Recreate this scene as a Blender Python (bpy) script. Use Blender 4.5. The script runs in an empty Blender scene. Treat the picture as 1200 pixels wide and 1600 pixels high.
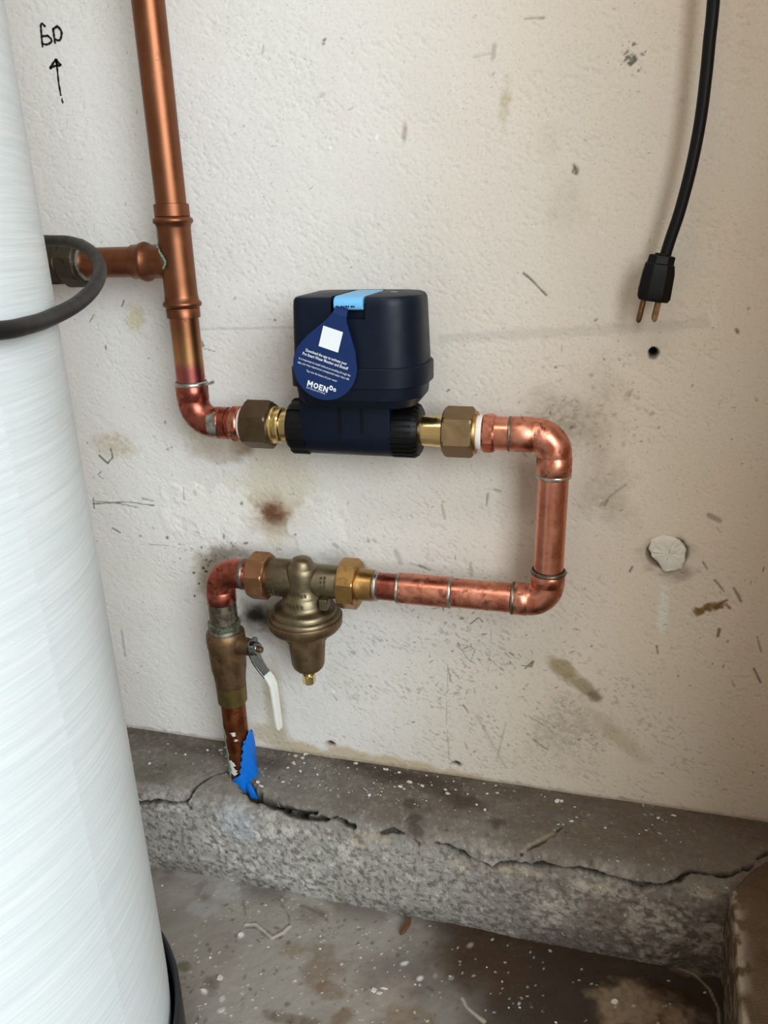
import bpy, bmesh, math, random
import numpy as np
from mathutils import Vector, Matrix

SC = bpy.context.scene
COL = SC.collection
random.seed(7)

# ------------------------------------------------------------------ camera
cam_d = bpy.data.cameras.new('camera')
cam_d.sensor_fit = 'VERTICAL'
cam_d.sensor_height = 24.0
cam_d.lens = 24.0 * 1200.0 / 1600.0          # focal length 1200 px of a 1600 px tall frame
cam_d.clip_start = 0.01
cam = bpy.data.objects.new('camera', cam_d)
COL.objects.link(cam)
_r = Vector((0.96769769, 0.25077818, -0.02591319))     # right
_d = Vector((0.06316573, -0.34067316, -0.93805751))    # down
_f = Vector((-0.24407228, 0.90611926, -0.34550921))    # forward
cam.matrix_world = Matrix(((_r.x, -_d.x, -_f.x, 0.0), (_r.y, -_d.y, -_f.y, -0.75), (_r.z, -_d.z, -_f.z, 0.75), (0, 0, 0, 1)))
SC.camera = cam

# ------------------------------------------------------------------ light and exposure
wd = bpy.data.worlds.new('world')
SC.world = wd
wd.use_nodes = True
wd.node_tree.nodes['Background'].inputs[0].default_value = (1.0, 0.87, 0.72, 1)
wd.node_tree.nodes['Background'].inputs[1].default_value = 0.42


def area(name, loc, target, sx, sy, power, col):
    l = bpy.data.lights.new(name, 'AREA')
    l.shape = 'RECTANGLE'
    l.size, l.size_y, l.energy, l.color = sx, sy, power, col
    o = bpy.data.objects.new(name, l)
    COL.objects.link(o)
    o.location = loc
    o.rotation_euler = (Vector(target) - Vector(loc)).to_track_quat('-Z', 'Y').to_euler()
    return o


area('doorway_daylight', (1.30, -1.85, 1.40), (-0.3, 0, 0.5), 1.6, 1.5, 75, (0.875, 0.965, 1.0))
area('ceiling_lamp', (-0.15, -1.3, 2.3), (-0.2, 0, 0.5), 1.0, 0.25, 8, (1.0, 0.95, 0.88))
SC.view_settings.view_transform = 'Standard'
SC.view_settings.look = 'None'
SC.view_settings.gamma = 1.0
SC.view_settings.exposure = 0.0
SC.view_settings.use_curve_mapping = False

# ------------------------------------------------------------------ helpers: meshes
PI = math.pi


def lin(r, g, b):
    f = lambda c: c / 12.92 if c <= 0.04045 else ((c + 0.055) / 1.055) ** 2.4
    return (f(r / 255), f(g / 255), f(b / 255))


class MB:
    """collects vertices and faces; build() links them as ONE mesh object"""
    def __init__(self):
        self.v, self.f, self.uv = [], [], {}

    def add(self, vs, fs):
        n = len(self.v)
        self.v += [tuple(p) for p in vs]
        self.f += [tuple(i + n for i in q) for q in fs]
        return self

    def rings(self, rings, cap=True, closed=False):
        n = len(rings[0])
        vs = [p for r in rings for p in r]
        fs = []
        m = len(rings)
        for i in range(m if closed else m - 1):
            a, b = i * n, ((i + 1) % m) * n
            for j in range(n):
                k = (j + 1) % n
                fs.append((a + j, a + k, b + k, b + j))
        if cap and not closed:
            fs.append(tuple(range(n - 1, -1, -1)))
            fs.append(tuple((m - 1) * n + j for j in range(n)))
        return self.add(vs, fs)

    def lathe(self, prof, o, d, n=40, rot=0.0, cap=True):
        """prof: (distance along axis, radius)"""
        o, d = Vector(o), Vector(d).normalized()
        u = d.orthogonal().normalized() if abs(d.z) > 0.9 else Vector((0, 0, 1)).cross(d).normalized()
        w = d.cross(u)
        R = []
        for h, r in prof:
            R.append([o + d * h + (u * math.cos(rot + 2 * PI * j / n) + w * math.sin(rot + 2 * PI * j / n)) * max(r, 1e-5) for j in range(n)])
        return self.rings(R, cap)

    def nut(self, o, d, length, rc, n=6, rot=0.0, ch=0.12, bore=0.0):
        """n-sided prism (corner radius rc), its corners turned down at both ends like a real nut"""
        o, d = Vector(o), Vector(d).normalized()
        u = Vector((0, 0, 1)).cross(d).normalized() if abs(d.z) < 0.9 else d.orthogonal().normalized()
        w = d.cross(u)
        m = 8
        N = n * m
        ri = rc * math.cos(PI / n)

        def ring(h, lim):
            out = []
            for j in range(N):
                a = 2 * PI * j / N
                k = (a % (2 * PI / n)) - PI / n
                r = min(ri / math.cos(k), lim)
                out.append(o + d * h + (u * math.cos(a + rot) + w * math.sin(a + rot)) * r)
            return out
        c = length * ch
        rm = (ri + rc) * 0.5
        R = [ring(0, ri * 0.97), ring(c * 0.45, rm), ring(c, rc), ring(length - c, rc), ring(length - c * 0.45, rm), ring(length, ri * 0.97)]
        return self.rings(R)

    def tube(self, pts, r, n=24, cap=True):
        pts = [Vector(p) for p in pts]
        rs = r if isinstance(r, (list, tuple)) else [r] * len(pts)
        t0 = (pts[1] - pts[0]).normalized()
        u = t0.orthogonal().normalized()
        R = []
        for i, p in enumerate(pts):
            if i == 0: t = t0
            elif i == len(pts) - 1: t = (pts[i] - pts[i - 1]).normalized()
            else: t = ((pts[i] - pts[i - 1]).normalized() + (pts[i + 1] - pts[i]).normalized()).normalized()
            u = (u - t * u.dot(t)).normalized()
            w = t.cross(u)
            R.append([p + (u * math.cos(2 * PI * j / n) + w * math.sin(2 * PI * j / n)) * rs[i] for j in range(n)])
        return self.rings(R, cap)

    def box(self, a, b):
        x0, y0, z0 = a
        x1, y1, z1 = b
        return self.add([(x0, y0, z0), (x1, y0, z0), (x1, y1, z0), (x0, y1, z0), (x0, y0, z1), (x1, y0, z1), (x1, y1, z1), (x0, y1, z1)],
                        [(3, 2, 1, 0), (4, 5, 6, 7), (0, 1, 5, 4), (1, 2, 6, 5), (2, 3, 7, 6), (3, 0, 4, 7)])

    def build(self, name, m, parent=None, sharp=35, bevel=0.0, smooth=True, seg=2):
        off = world_loc(parent)
        me = bpy.data.meshes.new(name)
        me.from_pydata([(x - off.x, y - off.y, z - off.z) for x, y, z in self.v], [], self.f)
        bm = bmesh.new()
        bm.from_mesh(me)
        bmesh.ops.recalc_face_normals(bm, faces=bm.faces)
        bm.to_mesh(me)
        bm.free()
        return link(name, me, m, parent, sharp, bevel, smooth, seg)


def world_loc(p):
    v = Vector((0, 0, 0))
    while p is not None:
        v = v + p.location
        p = p.parent
    return v


def link(name, me, m, parent=None, sharp=35, bevel=0.0, smooth=True, seg=2):
    o = bpy.data.objects.new(name, me)
    COL.objects.link(o)
    if m is not None and not me.materials:
        me.materials.append(m)
    if smooth:
        me.shade_smooth()
        if not bevel:
            me.set_sharp_from_angle(angle=math.radians(sharp))
    if bevel:
        bv = o.modifiers.new('bevel', 'BEVEL')
        bv.width, bv.segments, bv.limit_method, bv.angle_limit = bevel, seg, 'ANGLE', math.radians(30)
        bv.harden_normals = False
        wn = o.modifiers.new('normals', 'WEIGHTED_NORMAL')
        wn.keep_sharp = True
    if parent is not None:
        o.parent = parent
    return o


def tag(o, label, cat, group=None, kind=None):
    o['label'] = label
    if cat: o['category'] = cat
    if group: o['group'] = group
    if kind: o['kind'] = kind
    return o


def thing(name, label, cat, loc):
    o = bpy.data.objects.new(name, None)
    o.empty_display_size = 0.02
    COL.objects.link(o)
    o.location = loc
    return tag(o, label, cat)


def arc(c, r, a0, a1, ex, ey, n=14):
    c, ex, ey = Vector(c), Vector(ex), Vector(ey)
    return [c + (ex * math.cos(a0 + (a1 - a0) * i / n) + ey * math.sin(a0 + (a1 - a0) * i / n)) * r for i in range(n + 1)]


def spline(P, n=10):
    """Catmull-Rom through the points"""
    P = [Vector(p) for p in P]
    Q = [P[0] * 2 - P[1]] + P + [P[-1] * 2 - P[-2]]
    out = []
    for i in range(1, len(Q) - 2):
        a, b, c, d = Q[i - 1:i + 3]
        for k in range(n):
            t = k / n
            out.append(0.5 * ((2 * b) + (c - a) * t + (2 * a - 5 * b + 4 * c - d) * t * t + (3 * b - a - 3 * c + d) * t ** 3))
    out.append(P[-1])
    return out


# ------------------------------------------------------------------ helpers: materials
class NT:
    def __init__(self, name):
        self.m = bpy.data.materials.new(name)
        self.m.use_nodes = True
        self.t = self.m.node_tree
        self.b = self.t.nodes['Principled BSDF']

    def n(self, kind, **kw):
        o = self.t.nodes.new(kind)
        for k, v in kw.items():
            if k.startswith('i_'):
                key = k[2:]
                key = int(key) if key.isdigit() else key.replace('_', ' ')
                self.put(o.inputs[key], v)
            else:
                setattr(o, k, v)
        return o

    def put(self, sock, v):
        if isinstance(v, bpy.types.NodeSocket): self.t.links.new(v, sock)
        elif isinstance(v, tuple) and len(v) == 3 and sock.type == 'RGBA': sock.default_value = (*v, 1)
        else: sock.default_value = v

    def coord(self, which='Object'):
        return self.n('ShaderNodeTexCoord').outputs[which]

    def mapping(self, v, scale=(1, 1, 1), rot=(0, 0, 0), loc=(0, 0, 0)):
        return self.n('ShaderNodeMapping', i_Vector=v, i_Scale=scale, i_Rotation=rot, i_Location=loc).outputs[0]

    def noise(self, v, scale, detail=3.0, rough=0.55, dist=0.0):
        return self.n('ShaderNodeTexNoise', i_Vector=v, i_Scale=scale, i_Detail=detail, i_Roughness=rough, i_Distortion=dist).outputs[0]

    def ramp(self, f, stops, interp='LINEAR'):
        r = self.n('ShaderNodeValToRGB', i_0=f)
        r.color_ramp.interpolation = interp
        e = r.color_ramp.elements
        while len(e) < len(stops): e.new(0.5)
        for q, (p, c) in zip(e, stops):
            q.position = p
            q.color = (*c, 1) if isinstance(c, tuple) else (c, c, c, 1)
        return r.outputs[0]

    def step(self, f, lo, hi, a=0.0, b=1.0):
        return self.n('ShaderNodeMapRange', i_0=f, i_1=lo, i_2=hi, i_3=a, i_4=b, interpolation_type='SMOOTHSTEP').outputs[0]

    def mix(self, f, a, b, mode='MIX'):
        o = self.n('ShaderNodeMix', data_type='RGBA', blend_type=mode)
        self.put(o.inputs[0], f)
        self.put(o.inputs[6], a)
        self.put(o.inputs[7], b)
        return o.outputs[2]

    def math(self, op, a, b=0.0):
        return self.n('ShaderNodeMath', operation=op, i_0=a, i_1=b).outputs[0]

    def bump(self, h, strength=0.3, dist=0.001):
        o = self.n('ShaderNodeBump', i_Height=h, i_Strength=strength, i_Distance=dist)
        self.t.links.new(o.outputs[0], self.b.inputs['Normal'])

    def out(self, col=None, rough=None, metal=None, spec=None):
        for k, v in (('Base Color', col), ('Roughness', rough), ('Metallic', metal), ('Specular IOR Level', spec)):
            if v is not None: self.put(self.b.inputs[k], v)
        return self.m


def plain(name, col, rough=0.5, metal=0.0, spec=0.5, var=0.12, scale=120.0, bump=0.0):
    t = NT(name)
    v = t.coord()
    n = t.noise(v, scale, 4)
    c = t.mix(n, tuple(x * (1 - var) for x in col), tuple(min(1, x * (1 + var)) for x in col))
    if bump: t.bump(t.noise(v, scale * 4, 2), bump, 0.0005)
    return t.out(c, t.step(n, 0.2, 0.8, max(0.02, rough - 0.06), rough + 0.06), metal, spec)


def metal(name, c1, c2, spots=None, scale=60.0, lo=0.4, hi=0.62, r1=0.25, r2=0.45, spot_scale=140.0, slo=0.6, shi=0.68, bump=0.08, metallic=1.0, stretch=(1, 1, 1), fine=900.0):
    t = NT(name)
    v = t.mapping(t.coord(), stretch)
    n = t.noise(v, scale, 5, 0.6, 0.6)
    k = t.step(n, lo, hi)
    c = t.mix(k, c1, c2)
    r = t.step(n, lo, hi, r1, r2)
    if spots is not None:
        s = t.step(t.noise(v, spot_scale, 4, 0.65, 0.4), slo, shi)
        c = t.mix(s, c, spots)
        r = t.math('ADD', r, t.math('MULTIPLY', s, 0.18))
    t.bump(t.noise(v, fine, 2), bump, 0.0006)
    return t.out(c, r, metallic)


M = {}
M['old_copper'] = metal('old_copper', lin(120, 76, 54), lin(140, 92, 66), lin(96, 60, 45), 22, 0.3, 0.7, 0.36, 0.46, 60, 0.62, 0.8, 0.05)
M['new_copper'] = metal('new_copper', lin(214, 140, 114), lin(226, 156, 130), lin(160, 92, 72), 45, 0.35, 0.65, 0.26, 0.36, 80, 0.56, 0.8, 0.06)
M['fluxed_copper'] = metal('fluxed_copper', lin(200, 122, 98), lin(224, 154, 128), lin(110, 58, 46), 60, 0.36, 0.64, 0.26, 0.42, 95, 0.50, 0.74, 0.10)
M['red_copper'] = metal('red_copper', lin(150, 80, 67), lin(182, 106, 88), lin(98, 48, 38), 60, 0.35, 0.65, 0.28, 0.42, 90, 0.55, 0.68, 0.10)
M['brown_copper'] = metal('brown_copper', lin(122, 66, 38), lin(142, 82, 48), lin(80, 46, 32), 50, 0.35, 0.65, 0.32, 0.5, 110, 0.56, 0.7, 0.15, 0.9)
M['brass'] = metal('brass', lin(222, 194, 132), lin(232, 208, 152), None, 30, 0.3, 0.7, 0.16, 0.24, bump=0.02)
M['dull_brass'] = metal('dull_brass', lin(168, 130, 78), lin(188, 150, 94), lin(122, 88, 50), 60, 0.35, 0.65, 0.3, 0.42, 120, 0.58, 0.72, 0.1)
M['nut_bronze'] = metal('nut_bronze', lin(134, 112, 84), lin(150, 126, 92), None, 50, 0.3, 0.7, 0.42, 0.5, bump=0.1, fine=1600)
M['nut_shaded'] = metal('nut_shaded', lin(98, 82, 62), lin(110, 92, 70), None, 50, 0.3, 0.7, 0.45, 0.52, bump=0.1, fine=1600)  # same bronze, darkened for the dim reflections in the left nut
M['pink_bronze'] = metal('pink_bronze', lin(160, 118, 86), lin(176, 132, 98), lin(124, 86, 60), 60, 0.3, 0.7, 0.42, 0.52, 120, 0.6, 0.74, 0.1)
M['cast_bronze'] = metal('cast_bronze', lin(122, 112, 90), lin(138, 126, 102), lin(94, 82, 62), 60, 0.3, 0.7, 0.36, 0.46, 90, 0.58, 0.75, 0.22, fine=1300)
M['brown_bronze'] = metal('brown_bronze', lin(128, 108, 80), lin(144, 122, 92), lin(106, 88, 76), 50, 0.3, 0.7, 0.45, 0.55, 60, 0.52, 0.7, 0.25, fine=1300)
M['valve_bronze'] = metal('valve_bronze', lin(112, 88, 66), lin(132, 104, 76), lin(82, 60, 46), 60, 0.3, 0.7, 0.4, 0.55, 110, 0.55, 0.7, 0.3, 0.9, fine=1100)
M['green_bronze'] = metal('green_bronze', lin(106, 100, 84), lin(128, 136, 122), lin(84, 66, 56), 110, 0.42, 0.58, 0.45, 0.6, 140, 0.55, 0.66, 0.3, 0.8)
M['dark_bronze'] = metal('dark_bronze', lin(70, 62, 52), lin(84, 76, 64), lin(54, 56, 50), 60, 0.3, 0.7, 0.45, 0.6, 110, 0.55, 0.7, 0.3, 0.85, fine=1100)
M['olive_brass'] = metal('olive_brass', lin(120, 104, 62), lin(134, 116, 72), lin(88, 72, 44), 50, 0.3, 0.7, 0.4, 0.5, 100, 0.6, 0.75, 0.15, 0.9)
M['solder'] = metal('solder', lin(170, 168, 160), lin(198, 196, 190), lin(120, 112, 104), 120, 0.4, 0.6, 0.3, 0.42, 220, 0.58, 0.7, 0.15)
M['dull_solder'] = metal('dull_solder', lin(120, 112, 100), lin(140, 132, 118), lin(96, 84, 76), 120, 0.4, 0.6, 0.35, 0.5, 220, 0.55, 0.7, 0.15)
M['chrome'] = metal('chrome', lin(120, 122, 124), lin(150, 152, 152), lin(90, 70, 60), 120, 0.35, 0.65, 0.22, 0.34, 160, 0.6, 0.7, 0.05)
M['navy'] = plain('navy_plastic', lin(4, 16, 33), 0.44, 0, 0.24, 0.06, 60, 0.05)
M['navy_groove'] = plain('navy_groove', lin(3, 6, 14), 0.6, 0, 0.2)
M['black_plastic'] = plain('black_plastic', lin(6, 6, 8), 0.46, 0, 0.25, 0.1, 200, 0.05)
M['latch_blue'] = plain('latch_blue', lin(112, 186, 236), 0.4, 0, 0.5, 0.03)
M['tag_blue'] = plain('tag_blue', lin(13, 40, 90), 0.55, 0, 0.3, 0.04)
M['tag_white'] = plain('tag_white', lin(232, 236, 240), 0.55, 0, 0.4, 0.02)
M['tag_gray'] = plain('tag_gray', lin(172, 178, 182), 0.55, 0, 0.4, 0.10, 900)
M['tape_white'] = plain('tape_white', lin(232, 230, 224), 0.6, 0, 0.4, 0.12, 500, 0.4)
M['rubber'] = plain('rubber', lin(16, 15, 15), 0.5, 0, 0.35, 0.1, 80, 0.03)
M['cord_black'] = plain('cord_black', lin(9, 8, 7), 0.5, 0, 0.22, 0.1, 80, 0.03)
M['prong'] = metal('prong', lin(120, 88, 60), lin(136, 102, 70), lin(80, 56, 40), 300, r1=0.35, r2=0.5)
M['sleeve'] = plain('sleeve_blue', lin(0, 106, 204), 0.42, 0, 0.5, 0.25, 110, 0.6)
M['vinyl'] = plain('vinyl_white', lin(222, 224, 218), 0.5, 0, 0.45, 0.1, 160, 0.1)
M['ink'] = plain('ink', lin(20, 19, 20), 0.6, 0, 0.3)
M['plaster'] = plain('plaster_patch', lin(212, 205, 190), 0.9, 0, 0.1, 0.14, 110, 0.8)
M['fleck'] = plain('fleck', lin(206, 204, 198), 0.8, 0, 0.3, 0.12, 300)
M['wood'] = plain('wood', lin(96, 66, 42), 0.75, 0, 0.3, 0.25, 300, 0.3)
M['verdigris'] = plain('verdigris', lin(118, 140, 126), 0.8, 0, 0.3, 0.25, 400, 0.4)
M['boot'] = plain('boot', lin(32, 34, 40), 0.5, 0, 0.45, 0.1, 90, 0.05)


def heat_tint():
    """copper pipe whose lower end was torched: brown, then straw gold, then pink (object Z = 0 at the elbow's mouth)"""
    t = NT('heat_tinted_copper')
    v = t.coord()
    z = t.n('ShaderNodeSeparateXYZ', i_0=v).outputs[2]
    n = t.noise(v, 70, 3)
    h = t.math('ADD', z, t.math('MULTIPLY', t.math('SUBTRACT', n, 0.5), 0.018))
    k = t.step(h, -0.03, 0.075)
    c = t.ramp(k, [(0.0, lin(180, 104, 94)), (0.34, lin(172, 96, 92)), (0.46, lin(182, 134, 92)), (0.64, lin(172, 124, 84)), (0.9, lin(142, 94, 66))])
    s = t.step(t.noise(v, 120, 4, 0.65), 0.62, 0.72)
    t.bump(t.noise(v, 900, 2), 0.05, 0.0006)
    return t.out(t.mix(s, c, lin(130, 66, 50)), t.math('ADD', 0.33, t.math('MULTIPLY', s, 0.2)), 1.0)


M['heat_copper'] = heat_tint()


def tank_mat():
    """wound glass fibre under white paint: fine helical streaks on the cylinder's own UV (metres around, metres up)"""
    t = NT('white_fibreglass')
    uv = t.coord('UV')
    a = t.noise(t.mapping(uv, (14, 420, 1), (0, 0, math.radians(-9))), 1.0, 4, 0.6)
    b = t.noise(t.mapping(uv, (6, 160, 1), (0, 0, math.radians(8))), 1.0, 3, 0.5)
    h = t.math('ADD', a, t.math('MULTIPLY', b, 0.7))
    c = t.mix(t.step(h, 0.55, 1.15), lin(210, 219, 222), lin(226, 232, 234))
    t.bump(h, 0.2, 0.0012)
    return t.out(c, 0.42, 0.0, 0.4)


M['tank'] = tank_mat()


def painted(name, rough, spec, fine, strength, dist, speck=None):
    """colour from the mesh's own 'paint' attribute (stains, dirt), broken up by fine grain"""
    t = NT(name)
    v = t.coord()
    col = t.n('ShaderNodeVertexColor', layer_name='paint').outputs[0]
    n = t.noise(v, fine, 4, 0.6)
    c = t.mix(1.0, col, t.ramp(n, [(0.25, 0.86), (0.5, 1.0), (0.75, 1.0)]), 'MULTIPLY')
    if speck:
        s = t.step(t.noise(v, speck[0], 2, 0.5), speck[1], speck[2])
        c = t.mix(t.math('MULTIPLY', s, speck[3]), c, lin(110, 104, 94))
    t.bump(t.noise(v, fine * 1.3, 3), strength, dist)
    return t.out(c, rough, 0.0, spec)


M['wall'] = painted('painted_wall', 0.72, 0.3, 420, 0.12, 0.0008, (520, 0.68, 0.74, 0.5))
M['side_wall'] = plain('side_wall_paint', lin(190, 160, 126), 0.85, 0, 0.25, 0.06, 20, 0.1)
M['concrete'] = painted('old_concrete', 0.92, 0.15, 480, 0.9, 0.0014, (380, 0.60, 0.72, 0.5))
M['floor'] = painted('concrete_floor', 0.9, 0.06, 520, 0.35, 0.0008, (420, 0.66, 0.74, 0.3))

# ------------------------------------------------------------------ helpers: painted, displaced surfaces


def _hash(i, j, s):
    h = (i * 374761393 + j * 668265263 + s * 974711) & 0xFFFFFFFF
    h = ((h ^ (h >> 13)) * 1274126177) & 0xFFFFFFFF
    return ((h ^ (h >> 16)) & 0xFFFF) / 65535.0


def vnoise(u, v, size, seed=0):
    x, y = u / size + 1000, v / size + 1000
    i, j = np.floor(x).astype(np.int64), np.floor(y).astype(np.int64)
    fx, fy = x - i, y - j
    fx, fy = fx * fx * (3 - 2 * fx), fy * fy * (3 - 2 * fy)
    a, b, c, d = _hash(i, j, seed), _hash(i + 1, j, seed), _hash(i, j + 1, seed), _hash(i + 1, j + 1, seed)
    return (a * (1 - fx) + b * fx) * (1 - fy) + (c * (1 - fx) + d * fx) * fy


def fbm(u, v, size, octs=4, seed=0, gain=0.5):
    s, a, t = 0.0, 1.0, 0.0
    for k in range(octs):
        s = s + a * vnoise(u, v, size / 2 ** k, seed + 31 * k)
        t += a
        a *= gain
    return s / t


def sstep(x, lo, hi):
    t = np.clip((x - lo) / (hi - lo), 0, 1)
    return t * t * (3 - 2 * t)


class Sheet:
    """a grid surface over (u, v) that carries a colour and a height per vertex"""
    def __init__(self, us, vs, base):
        self.us, self.vs = np.array(us), np.array(vs)
        self.U, self.V = np.meshgrid(self.us, self.vs)
        self.c = np.ones(self.U.shape + (3,)) * np.array(base)
        self.h = np.zeros(self.U.shape)

    def win(self, u0, u1, v0, v1):
        a, b = np.searchsorted(self.us, [u0, u1])
        c, d = np.searchsorted(self.vs, [v0, v1])
        return slice(max(c - 1, 0), d + 1), slice(max(a - 1, 0), b + 1)

    def tint(self, s, m, col):
        m = m[..., None]
        self.c[s] = self.c[s] * (1 - m) + np.array(col) * m

    def blob(self, p, ru, rv, col, alpha=0.6, rot=0.0, soft=0.5, rag=0.5, size=0.012, seed=0, dh=0.0, grain=0.0):
        R = max(ru, rv) * 1.8
        s = self.win(p[0] - R, p[0] + R, p[1] - R, p[1] + R)
        U, V = self.U[s], self.V[s]
        if U.size == 0: return
        a, b = U - p[0], V - p[1]
        cr, sr = math.cos(rot), math.sin(rot)
        d = np.hypot((a * cr + b * sr) / ru, (-a * sr + b * cr) / rv)
        d = d + (fbm(U, V, size, 4, seed) - 0.5) * 2 * rag
        m = 1 - sstep(d, 1 - soft, 1 + soft * 0.3)
        if grain: m = m * (1 - grain + grain * sstep(fbm(U, V, 0.004, 2, seed + 5), 0.35, 0.65))
        self.tint(s, m * alpha, col)
        if dh: self.h[s] += dh * m

    def dist(self, pts, pad):
        P = np.array(pts)
        s = self.win(P[:, 0].min() - pad, P[:, 0].max() + pad, P[:, 1].min() - pad, P[:, 1].max() + pad)
        U, V = self.U[s], self.V[s]
        best = np.full(U.shape, 9.0)
        for (a, b), (c, d) in zip(P[:-1], P[1:]):
            e = (c - a) ** 2 + (d - b) ** 2 + 1e-12
            t = np.clip(((U - a) * (c - a) + (V - b) * (d - b)) / e, 0, 1)
            best = np.minimum(best, np.hypot(U - a - t * (c - a), V - b - t * (d - b)))
        return s, U, V, best

    def stroke(self, pts, w, col, alpha=0.8, jit=0.0, seed=0, dh=0.0, wob=0.3):
        s, U, V, d = self.dist(pts, w * 4 + jit * 2 + 0.004)
        if U.size == 0: return
        if jit: d = np.abs(d + (fbm(U, V, 0.012, 3, seed) - 0.5) * jit)
        ww = w * (1 - wob + 2 * wob * vnoise(U, V, 0.006, seed + 3))
        m = 1 - sstep(d, ww * 0.4, ww * 1.25)
        self.tint(s, m * alpha, col)
        if dh: self.h[s] += dh * m

    def spots(self, pts, rmin, rmax, col, alpha=(0.3, 0.8), stretch=1.6, seed=0, dh=0.0):
        rnd = random.Random(seed)
        for p in pts:
            r = rmin + (rmax - rmin) * rnd.random() ** 2.2
            k = 1 + (stretch - 1) * rnd.random()
            self.blob(p, r * k, r / k, col, alpha[0] + (alpha[1] - alpha[0]) * rnd.random(), rnd.random() * PI, 0.6, 0.25, r * 2, seed + 1, dh)

    def build(self, name, m, fn, parent=None):
        """fn(U, V, h) gives the three coordinates"""
        nv, nu = self.U.shape
        X, Y, Z = fn(self.U, self.V, self.h)
        co = np.stack([X, Y, Z], -1).reshape(-1, 3).astype(np.float32)
        i = np.arange(nv * nu).reshape(nv, nu)
        q = np.stack([i[:-1, :-1], i[:-1, 1:], i[1:, 1:], i[1:, :-1]], -1).reshape(-1, 4).astype(np.int32)
        me = bpy.data.meshes.new(name)
        me.vertices.add(len(co))
        me.vertices.foreach_set('co', co.ravel())
        me.loops.add(q.size)
        me.loops.foreach_set('vertex_index', q.ravel())
        me.polygons.add(len(q))
        me.polygons.foreach_set('loop_start', np.arange(0, q.size, 4, dtype=np.int32))
        me.polygons.foreach_set('use_smooth', np.ones(len(q), dtype=bool))
        me.update(calc_edges=True)
        at = me.color_attributes.new('paint', 'FLOAT_COLOR', 'POINT')
        rgba = np.ones((len(co), 4), dtype=np.float32)
        rgba[:, :3] = np.clip(self.c.reshape(-1, 3), 0, 1)
        at.data.foreach_set('color', rgba.ravel())
        me.materials.append(m)
        o = bpy.data.objects.new(name, me)
        COL.objects.link(o)
        if parent: o.parent = parent
        return o


def axis(*segs):
    """segs: (start, stop, step) runs that follow one another"""
    out = []
    for a, b, st in segs:
        n = max(1, int(round((b - a) / st)))
        out += list(np.linspace(a, b, n, endpoint=False))
    return out + [segs[-1][1]]


rnd = random.Random(3)


def scatter(n, u0, u1, v0, v1, r=rnd):
    return [(r.uniform(u0, u1), r.uniform(v0, v1)) for _ in range(n)]


def cloud(n, p, su, sv, r=rnd):
    return [(r.gauss(p[0], su), r.gauss(p[1], sv)) for _ in range(n)]


# ------------------------------------------------------------------ the back wall
PAINT = lin(226, 223, 219)
GRAY = lin(120, 114, 104)
DARK = lin(70, 62, 52)
TAN = lin(176, 160, 130)
RUST = lin(92, 52, 22)
BARE = lin(196, 186, 164)
W = Sheet(axis((-1.6, -0.66, 0.06), (-0.66, 0.285, 0.00115)), axis((0.115, 0.985, 0.00115), (0.985, 2.4, 0.06)), PAINT)
U, V = W.U, W.V
# aged tan deepened to paint in shade at right; dingy patches, greener low down
n1 = fbm(U, V, 0.30, 4, 11)
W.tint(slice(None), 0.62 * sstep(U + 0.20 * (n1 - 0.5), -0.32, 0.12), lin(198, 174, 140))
W.tint(slice(None), 0.22 * sstep(fbm(U, V, 0.12, 4, 12), 0.5, 0.75), lin(206, 202, 190))
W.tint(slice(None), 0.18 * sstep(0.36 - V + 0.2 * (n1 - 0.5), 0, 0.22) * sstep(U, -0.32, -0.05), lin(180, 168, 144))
# relief: pebbly roller-and-plaster texture, strongest at the left
rough_k = 0.18 + 0.82 * (1 - sstep(U, -0.34, -0.02))
W.h += 0.00055 * rough_k * (fbm(U, V, 0.0062, 3, 21) - 0.5) + 0.0035 * (fbm(U, V, 0.09, 2, 22) - 0.5)
# grey pits and hairy scuffs in the low middle
pits = sstep(fbm((U * 0.8 - V * 0.6) / 2.4, U * 0.6 + V * 0.8, 0.0019, 2, 25), 0.58, 0.80) * (0.3 + 0.7 * sstep(fbm(U, V, 0.03, 3, 26), 0.35, 0.65))
zone = np.exp(-(((U + 0.13) / 0.17) ** 2 + ((V - 0.27) / 0.13) ** 2)) + 0.6 * np.exp(-(((U - 0.06) / 0.12) ** 2 + ((V - 0.21) / 0.08) ** 2)) + 0.10
W.tint(slice(None), 0.50 * pits * np.clip(zone, 0, 1), GRAY)
W.h -= 0.0005 * pits
# big soft stains
W.blob((-0.3259, 0.4859), 0.055, 0.075, lin(204, 194, 166), 0.55, 0.1, 0.5, 0.5, 0.03, 31)
W.blob((-0.3317, 0.453), 0.036, 0.028, lin(150, 108, 62), 0.62, 0, 0.9, 0.3, 0.012, 32)
W.blob((-0.3324, 0.4529), 0.0205, 0.0155, lin(96, 54, 26), 0.9, 0, 0.9, 0.5, 0.007, 33)
W.blob((-0.3436, 0.3166), 0.048, 0.034, lin(88, 66, 44), 0.85, 0, 0.8, 0.4, 0.02, 34)
W.blob((-0.3621, 0.3206), 0.027, 0.017, lin(22, 16, 12), 0.97, 0, 0.8, 0.4, 0.012, 35)
W.blob((-0.3973, 0.3966), 0.036, 0.016, lin(104, 92, 72), 0.7, 0.3, 0.8, 0.5, 0.01, 36)
W.blob((-0.4211, 0.368), 0.020, 0.036, lin(146, 132, 104), 0.75, 0, 0.8, 0.4, 0.012, 37)
W.blob((-0.364, 0.5282), 0.02, 0.014, lin(128, 92, 56), 0.7, 0.8, 0.6, 0.4, 0.01, 38)
W.blob((-0.3954, 0.5231), 0.032, 0.014, lin(150, 128, 112), 0.55, 0, 0.7, 0.5, 0.01, 39)
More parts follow.
